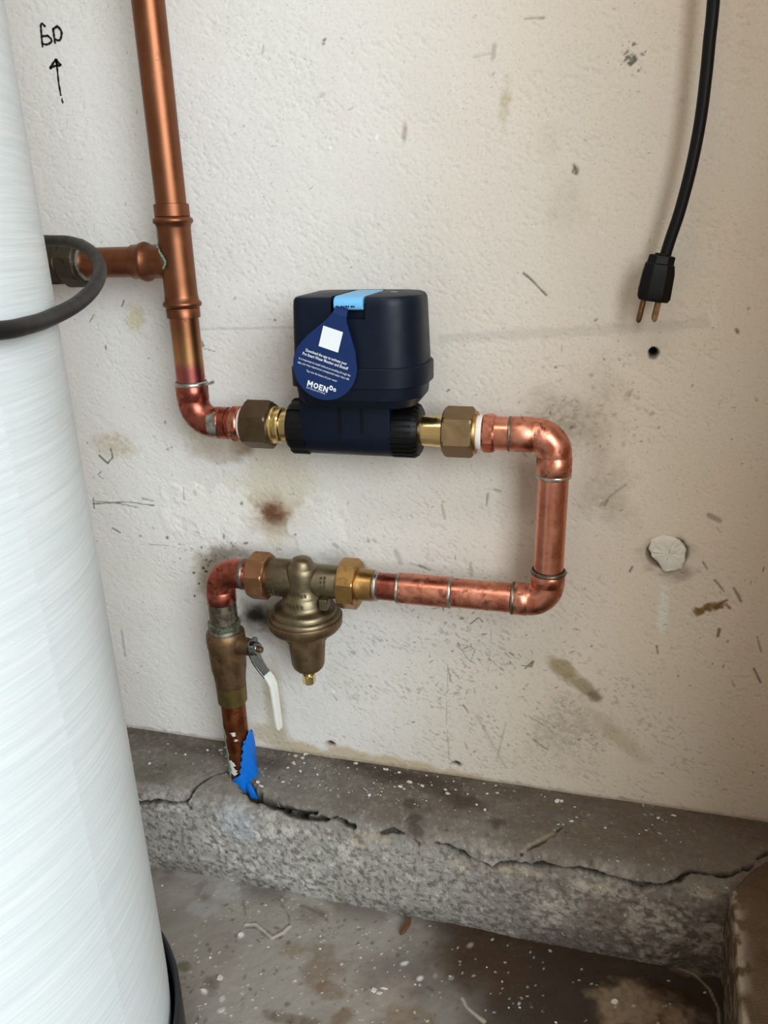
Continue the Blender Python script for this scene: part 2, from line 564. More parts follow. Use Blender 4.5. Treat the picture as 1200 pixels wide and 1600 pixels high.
W.blob((-0.3981, 0.534), 0.040, 0.024, lin(206, 198, 178), 0.6, 0, 0.4, 0.4, 0.012, 40)
W.blob((-0.5244, 0.5249), 0.040, 0.016, lin(190, 176, 148), 0.65, 0, 0.5, 0.4, 0.012, 41, grain=0.5)
W.blob((-0.4719, 0.6654), 0.014, 0.016, lin(206, 196, 164), 0.7, 0, 0.5, 0.6, 0.008, 42)
W.blob((-0.3489, 0.1996), 0.016, 0.070, lin(186, 172, 146), 0.7, 0, 0.5, 0.25, 0.02, 43)
W.blob((-0.3572, 0.1508), 0.030, 0.022, lin(184, 170, 140), 0.7, 0, 0.5, 0.3, 0.02, 44)
for q, ru in zip([(-0.3107, 0.1371), (-0.26, 0.1398), (-0.2108, 0.1367), (-0.1627, 0.1338), (-0.1157, 0.1299)], (0.035, 0.035, 0.035, 0.03, 0.03)):
    W.blob(q, ru, 0.012, lin(186, 166, 132), 0.75, -0.02, 0.5, 0.5, 0.016, 45 + int(q[0] * 100))
W.blob((-0.0161, 0.5693), 0.045, 0.028, lin(140, 128, 104), 0.65, -0.4, 0.9, 0.6, 0.02, 51, grain=0.4)
W.blob((0.013, 0.5829), 0.030, 0.050, lin(150, 136, 110), 0.45, 0, 0.9, 0.6, 0.02, 52, grain=0.4)
W.blob((0.0212, 0.506), 0.028, 0.055, lin(150, 138, 114), 0.5, 0.4, 0.9, 0.6, 0.02, 53, grain=0.3)
W.blob((-0.0045, 0.2949), 0.020, 0.012, lin(138, 122, 78), 0.75, -0.6, 0.5, 0.4, 0.01, 54)
W.blob((0.0169, 0.2776), 0.022, 0.010, lin(128, 110, 74), 0.7, -0.6, 0.6, 0.4, 0.01, 55)
W.blob((0.0312, 0.2649), 0.010, 0.008, lin(104, 84, 54), 0.8, -0.6, 0.6, 0.4, 0.008, 56)
W.blob((0.0583, 0.2175), 0.045, 0.014, lin(158, 140, 108), 0.45, -0.7, 0.7, 0.4, 0.012, 57)
W.blob((-0.0003, 0.2167), 0.045, 0.055, lin(150, 138, 116), 0.5, 0, 0.8, 0.6, 0.02, 58, grain=0.6)
W.blob((-0.0828, 0.8502), 0.006, 0.022, lin(172, 160, 118), 0.6, -0.06, 0.8, 0.5, 0.006, 59, grain=0.5)
W.blob((-0.1731, 0.8309), 0.003, 0.011, lin(150, 132, 110), 0.6, -0.1, 0.7, 0.3, 0.006, 60)
W.blob((-0.0275, 0.7671), 0.022, 0.030, lin(178, 170, 146), 0.35, -0.2, 0.9, 0.6, 0.012, 61, grain=0.5)
W.blob((-0.0433, 0.8182), 0.012, 0.022, lin(182, 172, 152), 0.30, 0, 0.9, 0.6, 0.012, 62, grain=0.5)
W.blob((0.091, 0.3754), 0.007, 0.034, lin(216, 214, 202), 0.75, 0.05, 0.6, 0.3, 0.01, 63)
W.blob((0.0827, 0.6599), 0.030, 0.008, lin(206, 196, 178), 0.5, 0, 0.6, 0.5, 0.006, 64)
for q in [(0.1296, 0.3817), (0.1354, 0.3837), (0.1422, 0.3873), (0.1251, 0.3783)]:
    W.blob(q, 0.008, 0.0045, lin(112, 80, 40), 0.85, 0.2, 0.5, 0.7, 0.006, 65)
W.stroke([(0.1401, 0.3842), (0.1454, 0.3905), (0.1497, 0.3938)], 0.0022, lin(104, 74, 38), 0.85, 0.002)
W.stroke([(0.1242, 0.3753), (0.1288, 0.378)], 0.0022, lin(120, 90, 50), 0.8, 0.002)
W.stroke([(0.1491, 0.3894), (0.1531, 0.3856)], 0.0020, lin(104, 76, 46), 0.8)
# old patch of white filler in the paint at the left of the regulator
W.blob((-0.4076, 0.4502), 0.060, 0.035, lin(234, 232, 226), 0.6, 0, 0.3, 0.6, 0.012, 70, 0.0009)
W.blob((-0.2764, 0.4362), 0.035, 0.040, lin(232, 230, 226), 0.6, 0, 0.3, 0.6, 0.012, 71, 0.0007)
# scratches and scuffs
for pts, w, a, c in (
    ([(-0.0623, 0.7084), (-0.0521, 0.7004), (-0.0411, 0.6889)], 0.0011, 0.85, DARK), ([(-0.0599, 0.7067), (-0.049, 0.6964), (-0.04, 0.6883)], 0.0009, 0.6, DARK),
    ([(-0.5622, 0.4504), (-0.5146, 0.4559), (-0.4812, 0.4532)], 0.0009, 0.75, DARK), ([(-0.5616, 0.4537), (-0.532, 0.4539), (-0.5028, 0.4494)], 0.0008, 0.6, DARK),
    ([(-0.561, 0.457), (-0.5615, 0.4447)], 0.0014, 0.8, DARK), ([(-0.4951, 0.4611), (-0.4804, 0.4588)], 0.0011, 0.6, GRAY),
    ([(-0.5437, 0.511), (-0.5342, 0.5021), (-0.5262, 0.5095), (-0.527, 0.5194)], 0.0012, 0.85, DARK), ([(-0.5446, 0.4914), (-0.5496, 0.4872), (-0.5435, 0.4828)], 0.0007, 0.6, DARK),
    ([(-0.5057, 0.4026), (-0.4713, 0.4036), (-0.4383, 0.3989)], 0.0006, 0.5, GRAY), ([(-0.4391, 0.4778), (-0.4401, 0.4637)], 0.0009, 0.5, GRAY),
    ([(-0.5411, 0.4206), (-0.5315, 0.4155)], 0.0012, 0.8, DARK), ([(-0.5518, 0.28), (-0.5523, 0.2426)], 0.0018, 0.4, GRAY),
    ([(-0.5228, 0.6708), (-0.5289, 0.6633)], 0.0010, 0.6, DARK), ([(-0.4835, 0.6854), (-0.4866, 0.6801)], 0.0013, 0.7, DARK),
    ([(0.1231, 0.482), (0.1329, 0.4774)], 0.0030, 0.6, lin(112, 98, 76)), ([(0.1313, 0.4706), (0.1354, 0.4656)], 0.0009, 0.6, GRAY),
    ([(0.1227, 0.4333), (0.1276, 0.4261)], 0.0014, 0.7, DARK), ([(0.1361, 0.4143), (0.1463, 0.4026)], 0.0010, 0.7, DARK),
    ([(0.1545, 0.4077), (0.1627, 0.3937)], 0.0016, 0.75, lin(96, 76, 50)), ([(0.1465, 0.3602), (0.1461, 0.3528)], 0.0022, 0.8, lin(80, 60, 38)),
    ([(0.1822, 0.3563), (0.1887, 0.3387)], 0.0007, 0.7, DARK), ([(0.184, 0.3195), (0.1928, 0.3033)], 0.0010, 0.8, DARK), ([(0.1647, 0.304), (0.1688, 0.2954)], 0.0007, 0.6, DARK),
    ([(0.0886, 0.334), (0.0907, 0.3251)], 0.0014, 0.7, DARK), ([(0.0551, 0.4168), (0.0571, 0.422)], 0.0014, 0.7, DARK),
    ([(0.0214, 0.4859), (0.0327, 0.4987), (0.044, 0.5087)], 0.0014, 0.45, GRAY), ([(0.0251, 0.4861), (0.0284, 0.4917)], 0.0012, 0.5, DARK),
    ([(-0.0909, 0.4912), (-0.092, 0.4785)], 0.0016, 0.6, GRAY), ([(-0.1391, 0.4754), (-0.1363, 0.4612)], 0.0022, 0.4, GRAY), ([(-0.1078, 0.4119), (-0.1069, 0.3969)], 0.0026, 0.45, lin(150, 146, 124)),
    ([(-0.0845, 0.4964), (-0.0779, 0.4947)], 0.0016, 0.5, GRAY), ([(-0.1639, 0.404), (-0.1518, 0.3989)], 0.0014, 0.6, DARK), ([(-0.1902, 0.4185), (-0.1854, 0.4052)], 0.0034, 0.35, GRAY),
    ([(-0.1746, 0.4061), (-0.1568, 0.4)], 0.0012, 0.4, GRAY), ([(-0.2272, 0.4031), (-0.2246, 0.3939)], 0.0020, 0.4, lin(150, 146, 124)),
    ([(-0.0322, 0.1986), (-0.0218, 0.1906), (-0.0159, 0.1881)], 0.0009, 0.7, DARK), ([(-0.1317, 0.2909), (-0.1338, 0.2134), (-0.1297, 0.1507)], 0.0007, 0.4, GRAY), ([(-0.0835, 0.3373), (-0.0865, 0.2801)], 0.0006, 0.4, GRAY),
    ([(-0.1317, 0.2784), (-0.1287, 0.2619)], 0.0009, 0.6, DARK), ([(-0.1209, 0.3128), (-0.1098, 0.2937), (-0.1011, 0.2882)], 0.0008, 0.6, DARK), ([(-0.1115, 0.3115), (-0.1014, 0.307), (-0.1062, 0.29)], 0.0008, 0.6, DARK),
    ([(-0.1068, 0.3386), (-0.0978, 0.3475), (-0.0935, 0.3425)], 0.0009, 0.7, DARK), ([(-0.1103, 0.3342), (-0.1067, 0.3307)], 0.0009, 0.6, DARK), ([(-0.1136, 0.2313), (-0.1075, 0.2218)], 0.0012, 0.6, DARK),
    ([(-0.0493, 0.2932), (-0.0388, 0.2929), (-0.0371, 0.3004), (-0.0457, 0.2896)], 0.0010, 0.75, DARK), ([(-0.0631, 0.3077), (-0.0588, 0.305)], 0.0010, 0.7, DARK), ([(-0.0533, 0.3073), (-0.0504, 0.3044)], 0.0008, 0.7, DARK),
    ([(-0.0647, 0.2152), (-0.0743, 0.1603)], 0.0014, 0.3, GRAY), ([(-0.0978, 0.2189), (-0.0785, 0.1821), (-0.0629, 0.1532)], 0.0024, 0.25, GRAY), ([(-0.1116, 0.1812), (-0.1084, 0.1727)], 0.0009, 0.6, DARK),
    ([(-0.2723, 0.2244), (-0.2679, 0.216)], 0.0007, 0.6, GRAY), ([(-0.2338, 0.6439), (-0.1711, 0.6433)], 0.0007, 0.25, GRAY),
    ([(-0.394, 0.6358), (-0.3831, 0.6332)], 0.0010, 0.6, DARK), ([(-0.3988, 0.6458), (-0.3958, 0.6391)], 0.0016, 0.7, DARK), ([(-0.3946, 0.5982), (-0.3883, 0.6004)], 0.0014, 0.8, DARK),
    ([(-0.0687, 0.9112), (-0.0529, 0.9109)], 0.0007, 0.6, GRAY), ([(-0.0938, 0.8935), (-0.0947, 0.885)], 0.0020, 0.4, GRAY), ([(-0.1112, 0.8862), (-0.0975, 0.8881)], 0.0012, 0.25, GRAY),
    ([(-0.3045, 0.9091), (-0.3056, 0.9031)], 0.0010, 0.4, GRAY), ([(-0.2247, 0.8525), (-0.2204, 0.8543)], 0.0012, 0.4, GRAY), ([(-0.2535, 0.8646), (-0.2485, 0.8664)], 0.0020, 0.35, lin(170, 164, 130)),
    ([(0.1014, 0.675), (0.1083, 0.6611), (0.103, 0.6941)], 0.0012, 0.25, lin(222, 216, 200)), ([(-0.3991, 0.6557), (-0.2911, 0.6582)], 0.0016, 0.22, GRAY), ([(-0.1391, 0.6479), (-0.0121, 0.6548), (0.0984, 0.6639)], 0.0060, 0.16, GRAY),
):
    W.stroke(pts, w, c, a, 0.0012, int(abs(pts[0][0]) * 9999), -0.0003)
# specks
W.spots(scatter(420, -0.62, 0.28, 0.14, 0.95), 0.0006, 0.0018, GRAY, (0.25, 0.7), 2.2, 81)
W.spots(scatter(260, -0.35, 0.28, 0.14, 0.60), 0.0006, 0.0020, DARK, (0.3, 0.8), 2.4, 82)
W.spots(cloud(90, (-0.1172, 0.3092), 0.05, 0.05), 0.0006, 0.0022, DARK, (0.4, 0.8), 3.0, 83)
W.spots(cloud(70, (-0.0071, 0.5696), 0.03, 0.03), 0.0008, 0.003, GRAY, (0.3, 0.6), 2.4, 84)
W.spots(cloud(50, (0.0421, 0.5838), 0.025, 0.03), 0.0008, 0.003, lin(140, 128, 106), (0.3, 0.6), 2.0, 85)
W.spots(cloud(60, (-0.3975, 0.3949), 0.03, 0.012), 0.0008, 0.0022, DARK, (0.4, 0.8), 1.6, 86)
W.spots([(-0.4342, 0.3567), (-0.4422, 0.3397), (-0.4259, 0.3776), (-0.423, 0.3737), (-0.4393, 0.3706)], 0.0018, 0.0024, lin(24, 20, 16), (0.9, 1.0), 1.1, 87, -0.0008)
W.spots([(-0.2648, 0.5382), (0.0184, 0.8761), (0.014, 0.8801), (0.0208, 0.8777), (0.0176, 0.8734), (0.022, 0.8749), (-0.0215, 0.7959), (-0.0191, 0.7927), (-0.0229, 0.7929), (-0.0206, 0.7913)], 0.0016, 0.0030, DARK, (0.6, 0.9), 1.5, 88, -0.0006)
W.spots(cloud(26, (0.0184, 0.8761), 0.006, 0.006), 0.0006, 0.002, DARK, (0.5, 0.9), 1.5, 89, -0.0005)
W.spots([(-0.5572, 0.5258), (-0.4482, 0.5252), (-0.4533, 0.5227), (-0.3115, 0.6658), (-0.2449, 0.9097), (-0.2462, 0.9068), (-0.2287, 0.7158), (-0.4626, 0.6247), (-0.5137, 0.6358), (-0.4522, 0.5538), (0.005, 0.6664), (0.0149, 0.6303), (-0.0291, 0.6224), (0.1337, 0.6766), (0.1267, 0.6573), (0.1257, 0.291), (0.0693, 0.2816), (0.1, 0.253), (0.0232, 0.3261)], 0.0012, 0.0024, DARK, (0.5, 0.8), 1.6, 90)
W.spots([(-0.3057, 0.4302), (-0.3947, 0.421), (-0.368, 0.4636), (-0.4853, 0.4247), (-0.4683, 0.4138), (-0.5041, 0.4135)], 0.0016, 0.003, DARK, (0.5, 0.8), 1.8, 91)
W.spots([(-0.2211, 0.429), (-0.2585, 0.4207), (-0.244, 0.2854), (-0.2138, 0.4295), (-0.4252, 0.4724), (-0.3483, 0.1425)], 0.003, 0.005, lin(160, 154, 130), (0.4, 0.7), 1.3, 92)
W.spots([(-0.1995, 0.828), (-0.2447, 0.8217), (-0.3069, 0.9103), (-0.2722, 0.2271)], 0.0016, 0.003, lin(240, 238, 232), (0.7, 0.9), 1.5, 93, 0.0006)
# screw holes with rusty rims
for q in [(-0.2785, 0.153), (-0.1212, 0.1494)]:
    W.blob(q, 0.0075, 0.0045, lin(128, 78, 44), 0.7, 0, 0.8, 0.4, 0.004, 94)
    W.blob(q, 0.0045, 0.0032, lin(26, 16, 12), 0.95, 0, 0.4, 0.3, 0.003, 95, -0.006)
W.blob((0.0581, 0.6362), 0.0052, 0.0065, lin(60, 50, 40), 0.8, 0, 0.4, 0.2, 0.003, 96, -0.003)
W.blob((0.0579, 0.6379), 0.0042, 0.0042, lin(10, 9, 8), 1.0, 0, 0.3, 0.1, 0.003, 97, -0.012)
# the broken-out socket around the plaster plug
W.blob((0.0887, 0.4387), 0.026, 0.023, lin(120, 108, 92), 0.6, 0, 0.6, 0.35, 0.01, 98)
W.blob((0.1001, 0.4208), 0.020, 0.012, lin(120, 108, 96), 0.55, 0, 0.8, 0.5, 0.008, 99)
W.blob((0.0885, 0.4401), 0.0205, 0.0185, lin(104, 90, 74), 0.8, 0, 0.12, 0.12, 0.01, 100, -0.004)
# rough lower edge of the painted board
W.tint(slice(None), 0.5 * (1 - sstep(V - 0.1315 + 0.006 * (fbm(U, V, 0.01, 3, 101) - 0.5), 0.001, 0.006)), lin(120, 100, 76))
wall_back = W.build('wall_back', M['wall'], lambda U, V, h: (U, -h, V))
tag(wall_back, 'off-white painted plaster wall, scuffed and stained, behind the copper pipes', None, None, 'structure')

# the plaster plug and the pen marks belong to the wall
P = [(0.0706, 0.4442), (0.0728, 0.454), (0.0831, 0.4596), (0.0928, 0.4583), (0.1003, 0.4541), (0.1059, 0.4463), (0.1058, 0.436), (0.1046, 0.424), (0.0963, 0.4219), (0.0868, 0.4196), (0.0824, 0.4284), (0.0744, 0.4361)]
cx, cz = sum(p[0] for p in P) / len(P), sum(p[1] for p in P) / len(P)
mb = MB()
rings = []
PP = []
for i in range(len(P)):
    (x0, z0), (x1, z1) = P[i], P[(i + 1) % len(P)]
    for k in range(4):
        PP.append((x0 + (x1 - x0) * k / 4 + random.uniform(-1, 1) * 0.0005, z0 + (z1 - z0) * k / 4 + random.uniform(-1, 1) * 0.0005))
for k, y in ((1.0, 0.006), (1.0, -0.0006), (0.96, -0.0022), (0.85, -0.0026), (0.7, -0.0030), (0.5, -0.0028), (0.3, -0.0032), (0.12, -0.003)):
    rings.append([(cx + (x - cx) * k, y + 0.0007 * random.uniform(-1, 1) * (y < 0), cz + (z - cz) * k) for x, z in PP])
mb.rings(rings)
pl = mb.build('plaster_plug', M['plaster'], wall_back, 50)
pl['label'] = 'chalky white filler plug'


def ink(pts, w):
    mb = MB()
    L = [Vector((x, 0, z)) for x, z in pts]
    L = spline([(p.x, 0, p.z) for p in L], 5) if len(L) > 2 else L
    vs, fs = [], []
    for i, p in enumerate(L):
        t = (L[min(i + 1, len(L) - 1)] - L[max(i - 1, 0)]).normalized()
        nrm = Vector((-t.z, 0, t.x)) * w * (0.5 + 0.12 * math.sin(i * 1.7))
        for y in (0.0008, -0.0009):
            vs += [(p.x + nrm.x, y, p.z + nrm.z), (p.x - nrm.x, y, p.z - nrm.z)]
    for i in range(len(L) - 1):
        a, b = 4 * i, 4 * i + 4
        fs += [(a + 2, a + 3, b + 3, b + 2), (a, b, b + 1, a + 1), (a, a + 2, b + 2, b), (a + 1, b + 1, b + 3, a + 3)]
    fs += [(0, 1, 3, 2), (len(vs) - 4, len(vs) - 2, len(vs) - 1, len(vs) - 3)]
    return mb.add(vs, fs)


for nm, strokes in (('pen_letter', [[(-0.5317, 0.944), (-0.5324, 0.9379), (-0.533, 0.9315), (-0.5335, 0.925)], [(-0.5315, 0.944), (-0.5296, 0.9445), (-0.5269, 0.9417)], [(-0.532, 0.9344), (-0.5281, 0.9341), (-0.5252, 0.9344)], [(-0.5259, 0.9342), (-0.5226, 0.9312), (-0.5231, 0.9286), (-0.5281, 0.927), (-0.533, 0.9279)]]),
                    ('pen_letter', [[(-0.5188, 0.9395), (-0.5189, 0.9336), (-0.5188, 0.9269)], [(-0.5192, 0.939), (-0.5153, 0.9406), (-0.5131, 0.9409), (-0.5101, 0.9362), (-0.5119, 0.9309), (-0.5147, 0.9293), (-0.5183, 0.9309)]]),
                    ('pen_arrow', [[(-0.5204, 0.9137), (-0.5208, 0.9043), (-0.5215, 0.8933), (-0.5212, 0.8821)], [(-0.5208, 0.8803), (-0.5205, 0.8775), (-0.5201, 0.8755)], [(-0.5203, 0.9139), (-0.5251, 0.9102), (-0.5291, 0.9063)], [(-0.5291, 0.9063), (-0.5233, 0.9081), (-0.516, 0.9082)], [(-0.5203, 0.9139), (-0.5184, 0.9108), (-0.5157, 0.9081)], [(-0.5209, 0.9126), (-0.5204, 0.9082)]])):
    mb = MB()
    for s in strokes:
        q = ink(s, 0.0017 if nm == 'pen_letter' else 0.0019)
        mb.add(q.v, q.f)
    mb.build(nm, M['ink'], wall_back, smooth=False)

# ------------------------------------------------------------------ the right-hand wall, floor and footings
mb = MB()
mb.box((0.285, -0.45, 0.0), (0.40, 0.06, 2.4))  # out of view; its length is set to shade the right side
wr = mb.build('wall_right', M['side_wall'], None, bevel=0.004)
tag(wr, 'unseen return wall at the right, cut to length to shade the corner', None, None, 'structure')

CONC = lin(164, 160, 153)
PROF = [(0, .1315), (-.04, .131), (-.068, .129), (-.085, .1235), (-.094, .113), (-.0975, .095), (-.098, .06), (-.0965, .02), (-.0935, 0)]
PA = np.array(PROF)
PS = np.concatenate([[0], np.cumsum(np.hypot(*np.diff(PA, axis=0).T))])
# the last bit dives below the floor so no gap opens under the face
PS2 = np.concatenate([PS, [PS[-1] + 0.012]])
PY = np.concatenate([PA[:, 0], [-0.093]])
PZ = np.concatenate([PA[:, 1], [-0.012]])
K = Sheet(axis((-1.6, -0.56, 0.06), (-0.56, 0.285, 0.0013)), axis((0.0, PS2[-1], 0.0013)), CONC)
U, V = K.U, K.V
n1 = fbm(U, V, 0.08, 4, 201)
face = sstep(V, 0.075, 0.125)
right = sstep(U, -0.22, 0.10)
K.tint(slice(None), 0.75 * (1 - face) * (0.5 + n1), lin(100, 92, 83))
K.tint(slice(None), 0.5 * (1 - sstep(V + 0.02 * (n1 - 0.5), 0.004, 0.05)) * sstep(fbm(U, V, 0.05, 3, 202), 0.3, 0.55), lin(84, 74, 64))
K.tint(slice(None), 0.55 * right * (1 - face), lin(96, 78, 60))
K.tint(slice(None), 0.80 * right * face, lin(92, 74, 57))
# pale salts bloom on the face, finely broken
salt = sstep(fbm(U, V, 0.05, 4, 203), 0.40, 0.62) * sstep(fbm(U, V, 0.0075, 3, 204), 0.38, 0.62)
K.tint(slice(None), 0.70 * salt * face * (1 - 0.55 * right), lin(212, 209, 203))
K.tint(slice(None), 0.42 * salt * face * right, lin(164, 146, 124))
dk = sstep(fbm(U, V, 0.0042, 3, 205), 0.50, 0.70)
K.tint(slice(None), 0.62 * dk * (0.35 + 0.65 * face), lin(76, 71, 64))
lt = sstep(fbm(U, V, 0.004, 2, 209), 0.60, 0.78)
K.tint(slice(None), 0.45 * lt * (1 - 0.6 * right) * (0.25 + 0.75 * face), lin(206, 204, 198))
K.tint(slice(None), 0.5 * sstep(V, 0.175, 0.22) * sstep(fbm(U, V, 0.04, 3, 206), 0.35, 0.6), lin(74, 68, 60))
K.h += 0.0045 * (fbm(U, V, 0.035, 3, 207) - 0.5) + (0.0010 + 0.0016 * face) * (fbm(U, V, 0.007, 3, 208) - 0.5)
K.blob((-0.3664, 0.1198), 0.030, 0.026, lin(176, 182, 190), 0.6, 0.2, 0.7, 0.6, 0.012, 211, 0.002, 0.4)
K.blob((-0.4595, 0.0228), 0.06, 0.012, lin(78, 72, 64), 0.5, 0, 0.8, 0.5, 0.012, 212)
for q in [(-0.2419, 0.0063), (-0.1916, 0.013), (-0.1438, 0.0162), (-0.2053, 0.0219), (-0.1255, 0.0322), (-0.1014, 0.0428)]:
    K.blob(q, 0.035, 0.012, lin(62, 52, 44), 0.6, 0.1, 0.8, 0.5, 0.012, 213 + int(abs(q[0]) * 99))
for q in [(-0.1556, 0.0766), (-0.1502, 0.0905), (-0.066, 0.0641), (-0.166, 0.0563)]:
    K.blob(q, 0.010, 0.009, lin(70, 62, 54), 0.75, 0, 0.6, 0.5, 0.008, 220)
K.blob((-0.3608, 0.0264), 0.05, 0.012, lin(66, 58, 50), 0.5, 0, 0.8, 0.5, 0.012, 221)
CR = lin(26, 22, 18)


def crack(pts, w, depth, seed, lip=0.0):
    K.stroke(pts, w * 1.7, lin(80, 72, 62), 0.45, 0.006, seed, 0.0)
    K.stroke(pts, w, CR, 0.8, 0.006, seed, -depth, 0.45)


crack([(-0.5067, 0.1154), (-0.4828, 0.1106), (-0.4671, 0.1054), (-0.4499, 0.1058), (-0.4345, 0.1032), (-0.4284, 0.0932), (-0.4261, 0.0838), (-0.4212, 0.0741), (-0.4123, 0.0639), (-0.4017, 0.0539), (-0.3885, 0.0489)], 0.0020, 0.008, 231)
crack([(-0.4311, 0.1043), (-0.4269, 0.1078)], 0.0014, 0.006, 232)
crack([(-0.3803, 0.0484), (-0.3665, 0.0641), (-0.3548, 0.0767), (-0.3462, 0.0821)], 0.0065, 0.016, 233)
crack([(-0.3477, 0.0823), (-0.3286, 0.0857), (-0.3039, 0.0892), (-0.2838, 0.0911), (-0.2711, 0.0878)], 0.0036, 0.013, 234)
crack([(-0.3239, 0.0886), (-0.299, 0.094), (-0.279, 0.0959), (-0.2561, 0.0938), (-0.2474, 0.0904), (-0.2236, 0.0957)], 0.0022, 0.009, 235)
crack([(-0.2576, 0.094), (-0.2454, 0.0888), (-0.2334, 0.0917)], 0.0012, 0.006, 236)
crack([(-0.1903, 0.098), (-0.177, 0.0926), (-0.1583, 0.0951), (-0.1467, 0.1022)], 0.0014, 0.004, 237)
crack([(-0.1467, 0.1022), (-0.1455, 0.1168)], 0.0014, 0.005, 238)
crack([(-0.1304, 0.098), (-0.1146, 0.0994), (-0.0966, 0.1052), (-0.0775, 0.1108), (-0.0647, 0.1167), (-0.054, 0.1093), (-0.0412, 0.1046)], 0.0017, 0.007, 239)
crack([(-0.0412, 0.1046), (-0.0243, 0.1051), (-0.011, 0.1018), (0.009, 0.1024), (0.0252, 0.0994), (0.0416, 0.1013), (0.0579, 0.1039), (0.0771, 0.1045)], 0.0020, 0.008, 240)
crack([(0.0773, 0.1067), (0.0899, 0.1071), (0.1114, 0.1013), (0.1248, 0.0934), (0.1347, 0.0837), (0.1451, 0.0832), (0.1573, 0.0836), (0.1728, 0.0801), (0.1857, 0.0724), (0.1956, 0.0662), (0.2041, 0.0545), (0.2142, 0.0457)], 0.0019, 0.009, 241)
crack([(-0.035, 0.0959), (-0.0205, 0.083), (-0.0052, 0.0692), (0.009, 0.0509)], 0.0008, 0.002, 242)
K.stroke([(-0.0284, 0.0859), (-0.013, 0.0743), (0.0013, 0.0635)], 0.0022, lin(170, 150, 124), 0.4)
# flakes along the right hand crack
for q in [(-0.0508, 0.1179), (-0.0239, 0.1126), (-0.0996, 0.1181), (-0.1944, 0.1047), (-0.2167, 0.1151), (0.0426, 0.1159), (0.1484, 0.1032)]:
    K.blob(q, 0.018, 0.006, lin(188, 170, 146), 0.5, 0.1, 0.6, 0.6, 0.01, 243 + int(abs(q[0]) * 999), -0.001, 0.3)
K.spots(scatter(500, -0.55, 0.26, 0.0, 0.23), 0.0007, 0.0022, lin(60, 54, 48), (0.3, 0.8), 1.8, 251)
K.spots(scatter(420, -0.55, 0.26, 0.0, 0.23), 0.0006, 0.0018, lin(206, 202, 196), (0.3, 0.7), 1.8, 252)


def curb_fn(U, V, h):
    y, z = np.interp(V, PS2, PY), np.interp(V, PS2, PZ)
    e = 0.004
    ty = np.interp(V + e, PS2, PY) - np.interp(V - e, PS2, PY)
    tz = np.interp(V + e, PS2, PZ) - np.interp(V - e, PS2, PZ)
    L = np.hypot(ty, tz)
    ny, nz = tz / L, -ty / L          # outwards: up on the ledge, towards the room on the face
    h = h * sstep(V, 0.0, 0.004)
    return U, y + ny * h, z + nz * h


footing = K.build('baseboard_back', M['concrete'], curb_fn)
tag(footing, 'cracked grey concrete footing ledge along the foot of the wall', None, None, 'structure')

# footing along the right wall: runs towards the viewer
Q = Sheet(axis((-0.030, -0.20, -0.0015), (-0.20, -0.75, -0.01))[::-1], axis((0.0, 0.255, 0.0015)), lin(98, 80, 62))
U, V = Q.U, Q.V
Q.tint(slice(None), 0.5 * sstep(fbm(U, V, 0.03, 4, 301), 0.4, 0.65), lin(76, 60, 46))
edge = np.exp(-((V - 0.118) / 0.010) ** 2)
Q.tint(slice(None), 0.7 * edge * sstep(fbm(U, V, 0.012, 3, 302), 0.35, 0.6), lin(188, 174, 152))
lowf = sstep(V, 0.125, 0.14)
Q.tint(slice(None), 0.5 * lowf * sstep(fbm(U, V, 0.01, 3, 303), 0.45, 0.6), lin(160, 148, 128))
Q.h += 0.003 * (fbm(U, V, 0.03, 3, 304) - 0.5) + 0.0012 * (fbm(U, V, 0.006, 3, 305) - 0.5)
QS = np.array([0, 0.085, 0.105, 0.118, 0.128, 0.26])
QX = np.array([0.285, 0.200, 0.1815, 0.172, 0.1705, 0.178])
QZ = np.array([0.131, 0.1305, 0.1295, 0.124, 0.115, -0.015])


def side_fn(U, V, h):
    x = np.interp(V, QS, QX) - h * sstep(V, 0.1, 0.13) + 0.09 * np.maximum(np.minimum(U + 0.10, 0), -0.25) * sstep(V, 0.02, 0.1)
    z = np.interp(V, QS, QZ) + h * (1 - sstep(V, 0.1, 0.13))
    # broken off from the back footing along the diagonal crack
    yc = -0.103 + (x - 0.17) * 1.15 + 0.006 * (fbm(x, U, 0.012, 3, 306) - 0.5)
    return x, U, z - 0.03 * sstep(U - yc, 0.0, 0.003) * (z > 0.05)


side_footing = Q.build('baseboard_right', M['concrete'], side_fn)
tag(side_footing, 'brown concrete footing running out from the corner at the right', None, None, 'structure')

FL = lin(150, 145, 138)
F = Sheet(axis((-1.6, -0.56, 0.08), (-0.56, 0.20, 0.0014), (0.20, 1.2, 0.1)), axis((-1.6, -0.36, 0.08), (-0.36, -0.085, 0.0014)), FL)
U, V = F.U, F.V
n1 = fbm(U, V, 0.09, 4, 401)
F.tint(slice(None), 0.4 * sstep(n1, 0.4, 0.7), lin(120, 110, 100))
F.tint(slice(None), 0.35 * sstep(fbm(U, V, 0.03, 4, 402), 0.5, 0.7), lin(160, 152, 144))
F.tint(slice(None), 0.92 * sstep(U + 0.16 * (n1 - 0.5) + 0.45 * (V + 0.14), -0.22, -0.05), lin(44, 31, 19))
F.tint(slice(None), 0.5 * sstep(V, -0.125, -0.095) * sstep(fbm(U, V, 0.03, 3, 403), 0.3, 0.55), lin(70, 58, 48))  # shadow along the footing painted into the floor colour
F.h += 0.0016 * (fbm(U, V, 0.05, 3, 404) - 0.5) + 0.0007 * (fbm(U, V, 0.006, 2, 405) - 0.5)
